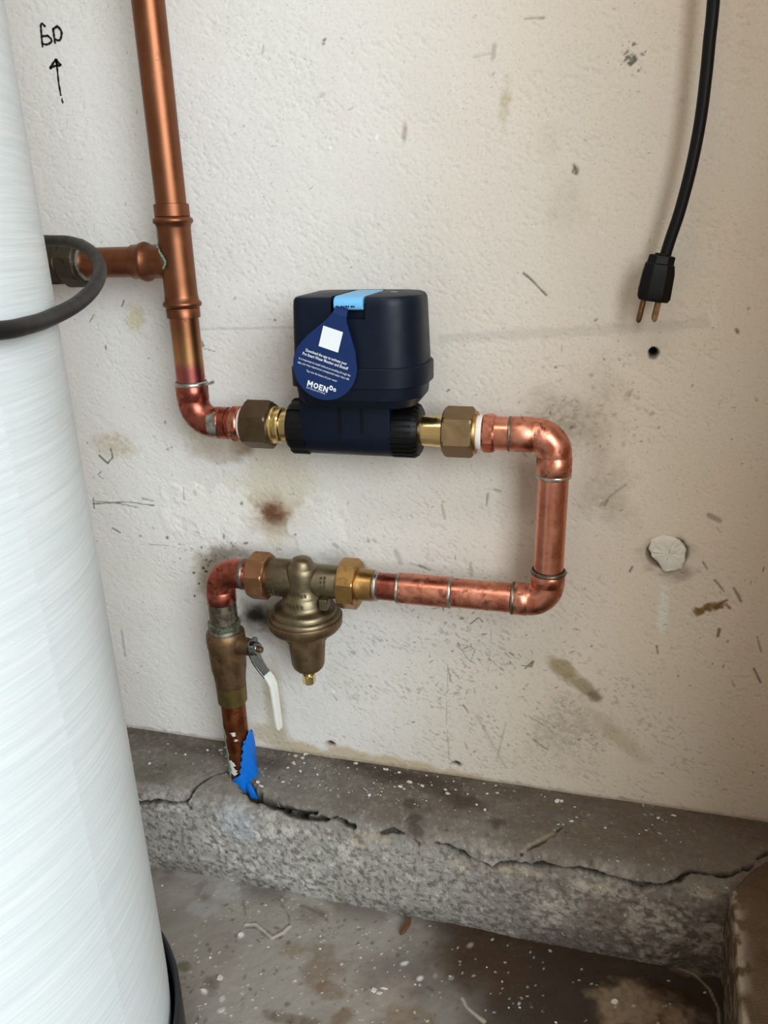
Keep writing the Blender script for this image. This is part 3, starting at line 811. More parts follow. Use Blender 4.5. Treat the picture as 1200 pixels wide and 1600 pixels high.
for q, ru, rv, c, a, sd in (
    ((-0.2365, -0.1784), 0.026, 0.034, (112, 90, 62), 0.55, 411), ((-0.2791, -0.1641), 0.018, 0.014, (116, 94, 64), 0.5, 412), ((-0.2181, -0.201), 0.020, 0.012, (108, 86, 58), 0.55, 413),
    ((-0.2522, -0.243), 0.034, 0.008, (92, 74, 52), 0.7, 414), ((-0.1988, -0.2288), 0.012, 0.012, (104, 80, 52), 0.6, 415), ((-0.3471, -0.2241), 0.012, 0.014, (92, 82, 68), 0.7, 416),
    ((-0.4117, -0.1151), 0.014, 0.014, (100, 88, 74), 0.6, 417), ((-0.3859, -0.2154), 0.010, 0.008, (92, 84, 64), 0.7, 418), ((-0.3919, -0.1085), 0.030, 0.018, (168, 168, 168), 0.55, 419),
    ((-0.3979, -0.1388), 0.022, 0.012, (168, 168, 166), 0.5, 420), ((-0.2762, -0.1196), 0.026, 0.016, (104, 94, 82), 0.5, 421), ((0.0932, -0.1487), 0.060, 0.030, (150, 128, 104), 0.75, 422),
    ((0.1321, -0.1251), 0.050, 0.014, (56, 38, 24), 0.75, 423), ((0.0149, -0.0947), 0.09, 0.014, (58, 42, 30), 0.6, 424), ((-0.0644, -0.1377), 0.07, 0.04, (76, 56, 38), 0.5, 425),
    ((-0.1564, -0.1974), 0.03, 0.03, (160, 148, 138), 0.5, 426), ((-0.1325, -0.213), 0.03, 0.014, (112, 92, 68), 0.55, 427), ((0.1485, -0.0873), 0.03, 0.012, (124, 108, 86), 0.6, 428),
):
    F.blob(q, ru, rv, lin(*c), a, 0, 0.5, 0.6, 0.016, sd, 0, 0.25)
F.stroke([(0.1352, -0.092), (0.1508, -0.0961), (0.1636, -0.1103), (0.1696, -0.1304), (0.1686, -0.1465)], 0.0016, lin(170, 154, 130), 0.5)
F.stroke([(-0.3411, -0.1484), (-0.3313, -0.1452), (-0.3213, -0.1499), (-0.3042, -0.159), (-0.2961, -0.1501), (-0.291, -0.1393)], 0.0024, lin(184, 176, 164), 0.8, 0.003, 431, 0.0016)
F.stroke([(-0.3386, -0.1522), (-0.3277, -0.1497), (-0.3029, -0.1621), (-0.2937, -0.1522)], 0.0012, lin(70, 60, 52), 0.6, 0.003, 432)
F.stroke([(-0.291, -0.1393), (-0.2961, -0.1261), (-0.3059, -0.1173), (-0.317, -0.1057)], 0.0012, lin(78, 68, 58), 0.6, 0.003, 433)
F.stroke([(-0.3466, -0.1361), (-0.358, -0.1181)], 0.0010, lin(90, 80, 70), 0.5, 0.003, 434)
F.stroke([(-0.2883, -0.1085), (-0.2631, -0.1119), (-0.25, -0.1225)], 0.0036, lin(92, 80, 70), 0.5, 0.004, 435)
F.stroke([(-0.0841, -0.1802), (-0.0774, -0.1893), (-0.0688, -0.1943), (-0.059, -0.1995)], 0.0020, lin(190, 180, 166), 0.7, 0.003, 436)
F.spots(scatter(420, -0.40, 0.0, -0.34, -0.10), 0.0010, 0.0034, lin(84, 72, 58), (0.3, 0.7), 1.5, 441)
F.spots(scatter(360, -0.42, 0.16, -0.34, -0.10), 0.0007, 0.0018, lin(214, 212, 206), (0.5, 0.9), 1.5, 442, 0.0003)
F.spots([(-0.3411, -0.1625), (-0.3401, -0.2171), (-0.3507, -0.2348), (-0.1314, -0.1683), (-0.1514, -0.1543), (-0.3227, -0.25), (-0.3276, -0.2382)], 0.0038, 0.0052, lin(208, 208, 206), (0.7, 0.9), 1.4, 443, 0.0005)
F.spots([(-0.099, -0.1599), (-0.0851, -0.1158), (-0.116, -0.1616)], 0.0030, 0.0060, lin(170, 164, 156), (0.4, 0.7), 1.4, 444)
floor = F.build('floor', M['floor'], lambda U, V, h: (U, V, h))
tag(floor, 'stained concrete floor', None, None, 'structure')

# ------------------------------------------------------------------ white tank
TX, TY, TR = -0.4516, -0.4273, 0.165
t = thing('water_softener_tank', 'tall white fibreglass softener tank in a dark boot at the left edge', 'tank', (TX, TY, 0))
prof = [(0.02, 0.04), (0.022, 0.09), (0.035, 0.125), (0.06, 0.148), (0.09, 0.160), (0.13, TR - 0.001)]
prof += [(0.16 + 0.03 * i, TR) for i in range(41)] + [(1.40, 0.163), (1.45, 0.150), (1.50, 0.118), (1.53, 0.075), (1.54, 0.045)]
n = 96
me = bpy.data.meshes.new('vessel')
vs, fs, uvs = [], [], []
for h, r in prof:
    for j in range(n + 1):
        a = 2 * PI * j / n
        vs.append((r * math.cos(a), r * math.sin(a), h))
        uvs.append((a * TR, h))
for i in range(len(prof) - 1):
    for j in range(n):
        a = i * (n + 1) + j
        fs.append((a, a + 1, a + n + 2, a + n + 1))
me.from_pydata(vs, [], fs)
uvl = me.uv_layers.new(name='UVMap')
for lp in me.loops:
    uvl.data[lp.index].uv = uvs[lp.vertex_index]
link('vessel', me, M['tank'], t, 60)
MB().lathe([(0.0, 0.150), (0.0, 0.160), (0.03, 0.172), (0.12, 0.1735), (0.142, 0.1735), (0.146, 0.172), (0.147, 0.1705), (0.145, 0.169), (0.12, 0.1675), (0.05, 0.165)], (TX, TY, 0), (0, 0, 1), 96, cap=False).build('boot', M['boot'], t, 50)
MB().lathe([(0, 0.05), (0.012, 0.052), (0.016, 0.048), (0.05, 0.048), (0.054, 0.044)], (TX, TY, 1.535), (0, 0, 1), 48).build('neck_cap', M['black_plastic'], t)

# black hose looped around the tank
hp = [Vector(q) for q in ((-0.2778, -0.4279, 0.7085), (-0.2823, -0.4039, 0.7079), (-0.2938, -0.3707, 0.7078), (-0.3079, -0.3234, 0.7115), (-0.3198, -0.2849, 0.7195), (-0.3391, -0.2476, 0.7297), (-0.3724, -0.2082, 0.7407), (-0.4167, -0.1682, 0.7468), (-0.4621, -0.1358, 0.7482), (-0.525, -0.1023, 0.75))]
a0 = math.atan2(hp[0].y - TY, hp[0].x - TX)
front = []
for k in range(9, 0, -1):
    a = a0 - k * 0.24
    front.append(Vector((TX + (TR + 0.008) * math.cos(a), TY + (TR + 0.008) * math.sin(a), hp[0].z + 0.003 * k)))
a1 = math.atan2(hp[-1].y - TY, hp[-1].x - TX)
r1 = math.hypot(hp[-1].y - TY, hp[-1].x - TX)
back = []
for k in range(1, 9):
    a = a1 + k * 0.26
    rr = r1 + (TR + 0.008 - r1) * min(1, k / 4)
    back.append(Vector((TX + rr * math.cos(a), TY + rr * math.sin(a), hp[-1].z - 0.004 * k)))
mb = MB().tube(spline(front + hp + back, 8), 0.0046, 20)
hose = mb.build('drain_hose', M['rubber'], None)
tag(hose, 'black rubber hose looped around the white tank', 'hose')

# ------------------------------------------------------------------ copper runs; every axis lies 5 cm off the wall
Y = -0.05
ZU, ZL = 0.5687, 0.400              # upper and lower horizontal runs
XL, XR = -0.3868, -0.0240           # left and right verticals
PR = 0.0143                         # copper tube radius


def ring(o, d, r, w=0.0035, lip=0.0012):
    return MB().lathe([(-w / 2, r - 0.0004), (-w * 0.3, r + lip * 0.8), (0, r + lip), (w * 0.3, r + lip * 0.7), (w / 2, r - 0.0004)], o, d, 40, cap=False)


def elbow(c, R, r, ex, ey, lead, cup, lead0=None):
    """quarter bend: arc about c from axis ex to axis ey, straight cups of length lead at both ends"""
    c, ex, ey = Vector(c), Vector(ex), Vector(ey)
    P = arc(c, R, 0, PI / 2, ex, ey, 18)
    l0 = lead if lead0 is None else lead0
    A, B = P[0] - ey * l0, P[-1] - ex * lead
    pts = [A, A + ey * 0.0008, A + ey * l0 * 0.9, A + ey * (l0 * 0.9 + 0.0006)] + P + [B + ex * (lead * 0.9 + 0.0006), B + ex * lead * 0.9, B + ex * 0.0008, B]
    rs = [cup - 0.0008, cup, cup, r] + [r] * len(P) + [r, cup, cup, cup - 0.0008]
    return MB().tube(pts, rs, 40)


# --- left riser
t = thing('copper_riser', 'aged copper riser with a tee and a heat-reddened bottom elbow', 'pipe', (XL, Y, 0.612))
MB().lathe([(0, PR), (1.10, PR)], (XL, Y, 0.755), (0, 0, 1), 48).build('pipe', M['old_copper'], t)
# tee: body with collar and rolled bead at each of its three mouths
mb = MB()
bead = lambda h, s: [(h - s * 0.0035, 0.0158), (h - s * 0.002, 0.0182), (h, 0.0189), (h + s * 0.002, 0.0182), (h + s * 0.0032, 0.0166)]
mb.lathe([(0.6735, 0.0148), (0.6737, 0.0162), (0.6825, 0.0163)] + bead(0.6865, 1) + [(0.695, 0.0158), (0.705, 0.0157), (0.745, 0.0157), (0.756, 0.0158)] + bead(0.7625, -1)[::-1] + [(0.7665, 0.0164), (0.777, 0.0164), (0.7775, 0.0148)], (XL, Y, 0), (0, 0, 1), 48)
mb.build('tee', M['old_copper'], t, 50)
MB().lathe([(0.006, 0.0152), (0.0125, 0.0172), (0.0150, 0.0163), (0.020, 0.0156), (0.0285, 0.0156), (0.031, 0.0178), (0.034, 0.0186), (0.037, 0.0178), (0.039, 0.0162), (0.0465, 0.0160), (0.0468, 0.0145)], (XL, Y, 0.7262), (-1, 0, 0), 48).build('tee_branch', M['old_copper'], t, 50)
MB().lathe([(0.046, PR), (0.101, PR)], (XL, Y, 0.7262), (-1, 0, 0), 48).build('branch_pipe', M['old_copper'], t)
mb = MB()
for k in range(22):
    ph = math.radians(-20 + k * 5)
    q = Vector((XL - math.sqrt(0.0159 ** 2 - (0.0156 * math.cos(ph)) ** 2) - 0.0012, Y - 0.0158 * math.cos(ph) - 0.0002, 0.7262 + 0.0158 * math.sin(ph)))
    mb.lathe([(-0.0012, 0.0006), (0, 0.0013 + 0.0011 * ((k * 7) % 5) / 4), (0.0009, 0.0005)], q, (-0.6, -0.7, 0.3), 8)
for k in range(6):
    q = Vector((XL - 0.0155, Y - 0.004, 0.744 + k * 0.0028))
    mb.lathe([(-0.0012, 0.0006), (0, 0.0016 + 0.0006 * (k % 3)), (0.0007, 0.0005)], q, (-1, -0.3, 0), 8)
mb.build('verdigris', M['verdigris'], t)['kind'] = 'stuff'
lp = MB().lathe([(0.6095, PR), (0.676, PR)], (XL, Y, 0), (0, 0, 1), 48).build('lower_pipe', M['heat_copper'], t)
lp['label'] = 'torch-tinted pipe end, gold turning to pink'
ring((XL, Y, 0.6085), (0, 0, 1), 0.0157, 0.005).build('solder_ring', M['solder'], t)
RB = 0.0225
cxe = XL + RB
elbow((cxe, Y, ZU + RB), RB, 0.0158, (-1, 0, 0), (0, 0, -1), 0.0085, 0.0163, 0.017).build('elbow', M['red_copper'], t, 50)
# smear of solder on the elbow's outlet
mb = MB()
rings = []
for i in range(11):
    u = i / 10
    hw = 1.0 * math.sqrt(max(0.0, 1 - (1.5 * u - 0.75 - 0.25) ** 2)) * (0.9 + 0.1 * math.sin(9 * u)) + 0.04
    x = cxe - 0.0035 + 0.0105 * u
    zc = ZU + RB * (1 - math.cos(math.asin(min(0.0, x - cxe) / RB)))
    rings.append([(x + 0.0012 * math.cos(4 * b), Y - (0.0165 + (0.0006 if 0 < j < 12 else -0.0006)) * math.cos(b), zc + (0.0165 + (0.0006 if 0 < j < 12 else -0.0006)) * math.sin(b)) for j, b in enumerate([0.05 + hw * (2 * j / 12 - 1) for j in range(13)])])
vs = [p for r in rings for p in r]
fs = [(13 * i + j, 13 * i + j + 1, 13 * i + j + 14, 13 * i + j + 13) for i in range(10) for j in range(12)]
mb.add(vs, fs).build('solder_smear', M['solder'], t)
MB().lathe([(0, 0.0163), (0.0065, 0.0163), (0.007, 0.0150), (0.0085, 0.0150), (0.009, 0.0160), (0.012, 0.0164)], (cxe + 0.0085, Y, ZU), (1, 0, 0), 48).build('adapter_socket', M['red_copper'], t, 50)
MB().nut((cxe + 0.0205, Y, ZU), (1, 0, 0), 0.0090, 0.0190, 8, 0.2, 0.3).build('adapter_hex', M['fluxed_copper'], t, 25)
MB().lathe([(0, 0.0150), (0.001, 0.0168), (0.003, 0.0160), (0.005, 0.0170), (0.007, 0.0162), (0.009, 0.0168), (0.0105, 0.0150)], (cxe + 0.0290, Y, ZU), (1, 0, 0), 48).build('thread_tape', M['tape_white'], t, 50)

# --- union on the branch, half hidden by the tank
t = thing('pipe_union', 'dark tarnished union at the end of the copper branch, behind the hose', 'pipe fitting', (-0.51, Y, 0.7262))
MB().lathe([(0, 0.0145), (0.0004, 0.0168), (0.003, 0.0172), (0.004, 0.0150)], (XL - 0.0985, Y, 0.7262), (-1, 0, 0), 48).build('washer', M['solder'], t, 40)
MB().nut((XL - 0.102, Y, 0.7262), (-1, 0, 0), 0.020, 0.0235, 8, 0.25, 0.15).build('union_nut', M['dark_bronze'], t, 25)
MB().nut((XL - 0.123, Y, 0.7262), (-1, 0, 0), 0.024, 0.0225, 6, 0.0, 0.15).build('union_body', M['dark_bronze'], t, 25)
MB().lathe([(0, PR), (0.25, PR)], (XL - 0.146, Y, 0.7262), (-1, 0, 0), 48).build('tail_pipe', M['old_copper'], t)

# --- right-hand loop
t = thing('copper_pipe_loop', 'bright new copper loop from the navy shutoff down and back to the regulator', 'pipe', (XR, Y, 0.48))
X0 = -0.0925
XS = -0.0653
MB().lathe([(0, 0.0150), (0.0012, 0.0166), (0.0035, 0.0160), (0.006, 0.0168), (0.008, 0.0162), (0.0098, 0.0150)], (X0 - 0.0060, Y, ZU), (1, 0, 0), 48).build('thread_tape', M['tape_white'], t, 50)
MB().nut((X0 + 0.002, Y, ZU), (1, 0, 0), 0.0115, 0.0188, 8, 0.3, 0.3).build('adapter_hex', M['fluxed_copper'], t, 25)
MB().lathe([(0, 0.0158), (XS - X0 - 0.0130, 0.0158), (XS - X0 - 0.0125, 0.0148)], (X0 + 0.0125, Y, ZU), (1, 0, 0), 48).build('adapter_socket', M['new_copper'], t)
ring((XS, Y, ZU), (1, 0, 0), 0.0152, 0.0042, 0.0014).build('solder_ring', M['dull_solder'], t)
RE = 0.0185
elbow((XR - RE, Y, ZU - RE), RE, 0.0158, (0, 0, 1), (1, 0, 0), 0.0185, 0.0164, XR - RE - XS).build('elbow', M['fluxed_copper'], t, 50)
ZE = ZU - RE - 0.0185
ring((XR, Y, ZE - 0.001), (0, 0, 1), 0.0152, 0.0048, 0.0014).build('solder_ring', M['solder'], t)
ZB = 0.4322
MB().lathe([(ZB - 0.01, PR), (ZE + 0.01, PR)], (XR, Y, 0), (0, 0, 1), 48).build('pipe', M['new_copper'], t)
ring((XR, Y, ZB), (0, 0, 1), 0.0158, 0.0048, 0.0016).build('solder_ring', M['dull_solder'], t)
lead = ZB - ZL - RE
elbow((XR - RE, Y, ZL + RE), RE, 0.0158, (1, 0, 0), (0, 0, -1), lead, 0.0164).build('elbow', M['fluxed_copper'], t, 50)
X1 = XR - RE - lead
ring((X1 - 0.001, Y, ZL), (1, 0, 0), 0.0154, 0.0046, 0.0014).build('solder_ring', M['dull_solder'], t)
X2 = -0.1205
MB().lathe([(X2 - 0.005, PR + 0.0006), (X1 + 0.008, PR + 0.0006)], (0, Y, ZL), (1, 0, 0), 48).build('pipe', M['fluxed_copper'], t)
ring((X2, Y, ZL), (1, 0, 0), 0.0154, 0.0044, 0.0014).build('solder_ring', M['solder'], t)
X3 = -0.1736
MB().lathe([(X3, 0.0148), (X3 + 0.0006, 0.0160), (X2 - 0.0016, 0.0160), (X2 - 0.001, 0.0148)], (0, Y, ZL), (1, 0, 0), 48).build('coupling', M['fluxed_copper'], t, 40)
ring((X3 - 0.0012, Y, ZL), (1, 0, 0), 0.0152, 0.0042, 0.0014).build('solder_ring', M['solder'], t)
X4 = -0.1977
MB().lathe([(X4 - 0.004, PR), (X3 + 0.01, PR)], (0, Y, ZL), (1, 0, 0), 48).build('stub_pipe', M['red_copper'], t)
ring((X4 - 0.001, Y, ZL), (1, 0, 0), 0.0150, 0.0052, 0.0014).build('solder_ring', M['solder'], t)

# ------------------------------------------------------------------ smart shutoff valve
t = thing('water_shutoff_valve', 'navy blue electronic water shutoff mounted between two bronze unions', 'water valve', (-0.213, Y, 0.54))


def rrect(x0, x1, y0, y1, rf_l, rf_r, rb_l, rb_r, z, n=9):
    """rounded rectangle with its own radius at each corner (front left / front right / back left / back right); y0 is the front"""
    out = []
    for (cx, cy, r, a) in ((x0 + rf_l, y0 + rf_l, rf_l, PI), (x1 - rf_r, y0 + rf_r, rf_r, 1.5 * PI), (x1 - rb_r, y1 - rb_r, rb_r, 0), (x0 + rb_l, y1 - rb_l, rb_l, 0.5 * PI)):
        for i in range(n):
            b = a + 0.5 * PI * i / (n - 1)
            out.append((cx + r * math.cos(b), cy + r * math.sin(b), z))
    return out


HX0, HX1, HY0, HY1 = -0.2570, -0.1425, -0.0985, -0.0130
HT = 0.6965


def hring(z, g, rr=0.034):
    return rrect(HX0 - g, HX1 + g, HY0 - g, HY1 + g, 0.010 + g, rr + g, 0.016 + g, rr + g, z)


mb = MB()
prof = [(0.5975, -0.008), (0.606, -0.001), (0.618, 0.0005), (0.6182, 0.0040), (0.6345, 0.0040), (0.6355, 0.0032), (0.6357, 0.0012), (0.66, 0.0002), (0.688, -0.0010), (0.693, -0.0016), (0.6955, -0.0032), (HT, -0.0058)]
mb.rings([hring(z, g) for z, g in prof])
cover = mb.build('housing', M['navy'], t, 28)
# slot for the latch, cut out of the top front edge
for box in (((-0.2185, -0.13, HT - 0.0075), (-0.1875, -0.022, HT + 0.02)), ((-0.2185, -0.13, HT - 0.0190), (-0.1875, HY0 + 0.0075, HT - 0.005))):
    cu = MB().box(*box).build('slot_cutter', None, None, smooth=False)
    bo = cover.modifiers.new('slot', 'BOOLEAN')
    bo.object, bo.operation, bo.solver = cu, 'DIFFERENCE', 'EXACT'
    dg = bpy.context.evaluated_depsgraph_get()
    dg.update()
    me = bpy.data.meshes.new_from_object(cover.evaluated_get(dg))
    cover.modifiers.clear()
    cover.data = me
    bpy.data.objects.remove(cu)
me.name = 'housing'
me.shade_smooth()
me.set_sharp_from_angle(angle=math.radians(28))
# latch: lies in the slot and folds down over the front
mb = MB()
sec = [(-0.026, HT - 0.0072), (-0.026, HT + 0.0002), (HY0 + 0.006, HT + 0.0002), (HY0 + 0.0018, HT - 0.0008), (HY0 - 0.0002, HT - 0.0026), (HY0 - 0.0012, HT - 0.0052), (HY0 - 0.0012, HT - 0.0080), (HY0 + 0.0002, HT - 0.0108), (HY0 + 0.0030, HT - 0.0116), (HY0 + 0.0040, HT - 0.0104), (HY0 + 0.0045, HT - 0.0072)]
mb.rings([[(x, y, z) for y, z in sec] for x in (-0.2155, -0.1893)])
latch = mb.build('latch', M['latch_blue'], t, bevel=0.0009)
# worn dark print on the latch's lip
mb = MB()
for i, (dx, w) in enumerate(((0.0, 0.0014), (0.0022, 0.0010), (0.004, 0.0016), (0.0062, 0.0012), (0.009, 0.0016), (0.0112, 0.0010))):
    mb.box((-0.2085 + dx, HY0 - 0.0015, HT - 0.0088), (-0.2085 + dx + w, HY0 - 0.0006, HT - 0.0074))
mb.build('latch_mark', M['navy'], latch, smooth=False)
# indicator on the top face
MB().box((-0.176, -0.052, HT - 0.0004), (-0.170, -0.050, HT + 0.0003)).build('status_mark', M['tag_gray'], t, smooth=False)
# valve body under the housing: rounded belly, two grooves
mb = MB()
R = 0.0262
rings = []
for x, k in ((-0.2625, 0.93), (-0.2620, 0.98), (-0.2600, 1.0), (-0.176, 1.0), (-0.174, 0.98), (-0.1735, 0.93)):
    rr = R * k
    pr = [(Y - rr, 0.604), (Y - rr, ZU + 0.004)] + [(Y - rr * math.cos(a), ZU - rr * math.sin(a)) for a in [PI * i / 20 for i in range(21)]] + [(Y + rr, ZU + 0.004), (Y + rr, 0.604)]
    rings.append([(x, y, z) for y, z in pr])
mb.rings(rings).build('valve_body', M['navy'], t, 30)
for x in (-0.2227, -0.2005):
    mb = MB()
    mb.box((x - 0.0012, Y - R - 0.0010, 0.5705), (x + 0.0012, Y - R + 0.004, 0.5965))
    mb.build('groove', M['navy_groove'], t, bevel=0.0004)
MB().box((-0.2215, Y - R - 0.0004, 0.5640), (-0.2016, Y - R + 0.003, 0.5962)).build('raised_panel', M['navy'], t, bevel=0.0005)
# black ribbed coupling nuts


def ribbed(o, d, L, r, nr, rot=0.0):
    mb = MB()
    mb.lathe([(0, r * 0.93), (L * 0.06, r), (L * 0.8, r), (L * 0.97, r * 0.90), (L, r * 0.84)], o, d, 60)
    o, d = Vector(o), Vector(d)
    u = Vector((0, 0, 1)).cross(d).normalized()
    w = d.cross(u)
    for k in range(nr):
        a = rot + 2 * PI * k / nr
        c = u * math.cos(a) + w * math.sin(a)
        s = u * -math.sin(a) + w * math.cos(a)
        pr = [(0.04, 0.97), (0.04, 1.055), (0.80, 1.055), (0.93, 0.97), (0.95, 0.88)]
        hw = PI * r / nr * 0.36
        P = []
        for sg in (-1, 1):
            for h, q in pr:
                P.append(o + d * (L * h) + c * (r * q) + s * (sg * hw * (1 if q < 1 else 0.8)))
            P.append(o + d * (L * 0.5) + c * (r * 0.8) + s * (sg * hw))
        m = 6
        mb.add(P, [tuple(range(m)), tuple(range(2 * m - 1, m - 1, -1))] + [(i, (i + 1) % m, m + (i + 1) % m, m + i) for i in range(m)])
    return mb


ribbed((-0.1765, Y, ZU), (1, 0, 0), 0.0275, 0.0252, 26, 0.1).build('coupling_nut', M['black_plastic'], t, 30)
ribbed((-0.2590, Y, ZU), (-1, 0, 0), 0.0215, 0.0262, 9, 0.25).build('coupling_nut', M['black_plastic'], t, 30)
# brass tails and bronze union nuts
MB().lathe([(0, 0.0142), (0.0005, 0.0146), (0.0145, 0.0146), (0.0147, 0.0151), (0.026, 0.0151)], (-0.1500, Y, ZU), (1, 0, 0), 48).build('brass_tail', M['brass'], t, 30)
MB().nut((-0.1275, Y, ZU), (1, 0, 0), 0.0295, 0.0242, 6, 0.32, 0.10).build('union_nut', M['nut_bronze'], t, 25)
MB().lathe([(0, 0.0205), (0.0022, 0.0200), (0.0028, 0.0150)], (-0.0982, Y, ZU), (1, 0, 0), 48).build('union_ring', M['dull_brass'], t, 30)
MB().lathe([(0, 0.0140), (0.0005, 0.0146), (0.0105, 0.0146), (0.0112, 0.0175), (0.0128, 0.0180), (0.0140, 0.0160), (0.017, 0.0160), (0.018, 0.0185), (0.0195, 0.0190), (0.022, 0.0190)], (-0.2795, Y, ZU), (-1, 0, 0), 48).build('brass_tail', M['brass'], t, 30)
MB().nut((-0.3000, Y, ZU), (-1, 0, 0), 0.0300, 0.0250, 6, 0.52, 0.10).build('union_nut', M['nut_shaded'], t, 25)

# ------------------------------------------------------------------ hang tag on the latch
TC = Vector((-0.2239, -0.1060, 0.6374))
ang = math.radians(17.5)
S = 0.000592                                   # metres per drawing unit of the tag's layout
tg = thing('hang_tag', 'drop-shaped blue paper tag hanging from the latch of the navy shutoff', 'tag', TC)
eu, ev = Vector((math.cos(ang), 0, -math.sin(ang))), Vector((math.sin(ang), 0, math.cos(ang)))


def tp(u, v, d=0.0):
    return TC + (eu * u + ev * v) * S + Vector((0, -d - 0.02 * v * S, 0))


out = []
Rt = 50.0
tip = (4, 82)
for i in range(61):
    a = math.radians(152) + math.radians(236) * i / 60
    out.append((Rt * math.cos(a), Rt * math.sin(a)))
out += [(40, 36), (26, 58), (17, 72), (14.0, 80), (-8, 80), (-13, 70), (-26, 52), (-37, 37)]
mb = MB()
n = len(out)
mb.rings([[tp(u, v, d) for u, v in out] for d in (-0.0003, 0.0003)])
mb.build('tag_card', M['tag_blue'], tg, smooth=False)
# the neck folds back into the slot under the latch
mb = MB()
mb.rings([[tp(u, v, d) + Vector((0, yy, 0)) for u, v, d, yy in ((14.0, 79.5, -0.0003, 0), (-8, 79.5, -0.0003, 0), (-8, 79.5, 0.0003, 0), (14.0, 79.5, 0.0003, 0))],
          [tp(u, v, d) + Vector((0, yy, 0)) for u, v, d, yy in ((11.0, 88, -0.0003, 0.006), (-8, 88, -0.0003, 0.006), (-8, 88, 0.0003, 0.006), (11.0, 88, 0.0003, 0.006))],
          [tp(u, v, d) + Vector((0, yy, 0)) for u, v, d, yy in ((8.0, 94, -0.0003, 0.0125), (-8, 94, -0.0003, 0.0125), (-8, 94, 0.0003, 0.0125), (8.0, 94, 0.0003, 0.0125))]])
mb.build('tag_neck', M['tag_blue'], tg, smooth=False)
mb = MB()
mb.rings([[tp(-0.9 + u, 42.7 + v, d) for u, v in ((-15.5, -15.5), (15.5, -15.5), (15.5, 15.5), (-15.5, 15.5))] for d in (0.0002, 0.00042)])
mb.build('blank_label', M['tag_white'], tg, smooth=False)


def text(s, size, width, uc, vc, name, m, bold=0.0, d=0.00045):
    cu = bpy.data.curves.new('t', 'FONT')
    cu.body, cu.size, cu.offset, cu.align_x, cu.resolution_u = s, 1.0, bold, 'CENTER', 2
    ob = bpy.data.objects.new('t', cu)
    COL.objects.link(ob)
    g = bpy.context.evaluated_depsgraph_get()
    me0 = bpy.data.meshes.new_from_object(ob.evaluated_get(g))
    xs = [v.co.x for v in me0.vertices]
    w = max(xs) - min(xs)
    mid = (max(xs) + min(xs)) / 2
    mb = MB()
    mb.add([tp(uc + (v.co.x - mid) / w * width, vc + (v.co.y - 0.35) * size, d) for v in me0.vertices], [tuple(p.vertices) for p in me0.polygons])
    bpy.data.objects.remove(ob)
    bpy.data.curves.remove(cu)
    bpy.data.meshes.remove(me0)
    return mb.build(name, m, tg, smooth=False)


text('Download the app to activate your', 6.2, 66, -1, 15.5, 'printed_line', M['tag_white'], 0.012)
text('Pro Smart Water Monitor and Shutoff', 6.2, 73, -1.1, 9.2, 'printed_line', M['tag_white'], 0.014)
text('It is important to install without proceeding through the', 4.6, 83, 0, 0.4, 'printed_line', M['tag_white'])
text('app, you may experience unexpected water shut offs', 4.6, 83, -0.5, -5.6, 'printed_line', M['tag_white'])
text('Tap into the future of your water', 4.4, 50, -1, -14.2, 'printed_line', M['tag_white'])
# logo in heavy block strokes, one letter after another
for u0, strokes in ((-20.0, [((1, 0), (1, 9)), ((1, 9), (4.25, 3)), ((4.25, 3), (7.5, 9)), ((7.5, 9), (7.5, 0))]),
                    (-10.2, [((4, 0.9), (1.6, 2.2)), ((1.6, 2.2), (1.1, 4.5)), ((1.1, 4.5), (1.6, 6.8)), ((1.6, 6.8), (4, 8.1)), ((4, 8.1), (6.4, 6.8)), ((6.4, 6.8), (6.9, 4.5)), ((6.9, 4.5), (6.4, 2.2)), ((6.4, 2.2), (4, 0.9))]),
                    (-1.2, [((1, 0), (1, 9)), ((0.1, 0.9), (6, 0.9)), ((0.1, 4.5), (5.4, 4.5)), ((0.1, 8.1), (6, 8.1))]),
                    (6.0, [((1, 0), (1, 9)), ((1, 8.6), (6.4, 0.4)), ((6.4, 0), (6.4, 9))])):
    mb = MB()
    for k, ((x0, y0), (x1, y1)) in enumerate(strokes):
        L = math.hypot(x1 - x0, y1 - y0)
        nx, ny = -(y1 - y0) / L * 0.95, (x1 - x0) / L * 0.95
        mb.add([tp(u0 + x, -36.5 + y, 0.00045 + 0.00001 * k) for x, y in ((x0 + nx, y0 + ny), (x0 - nx, y0 - ny), (x1 - nx, y1 - ny), (x1 + nx, y1 + ny))], [(0, 1, 2, 3)])
    mb.build('logo_letter', M['tag_white'], tg, smooth=False)
text('BUY IT FOR LOOKS. BUY IT FOR LIFE.', 3.6, 31, -4.5, -39, 'printed_line', M['tag_white'])
mb = MB()
for u, v, r in ((17.5, -28, 3.0), (23.5, -29, 2.2)):
    pts = [(u + r * math.cos(a) - 0.9 * r * max(0, math.sin(a)) ** 2 * 0.2, v + r * math.sin(a) * (1.5 if math.sin(a) > 0 else 1.0)) for a in [2 * PI * k / 16 for k in range(16)]]
    pin = [(u + (x - u) * 0.45, v + (y - v) * 0.45) for x, y in pts]
    vs = [tp(*p, 0.00045) for p in pts] + [tp(*p, 0.00045) for p in pin]
    mb.add(vs, [(i, (i + 1) % 16, 16 + (i + 1) % 16, 16 + i) for i in range(16)])
mb.build('logo_drops', M['tag_white'], tg, smooth=False)

# ------------------------------------------------------------------ pressure regulator
XP = -0.2785
t = thing('pressure_regulator', 'bell-shaped cast bronze pressure regulator on the lower copper run', 'pressure regulator', (XP, Y, 0.29))
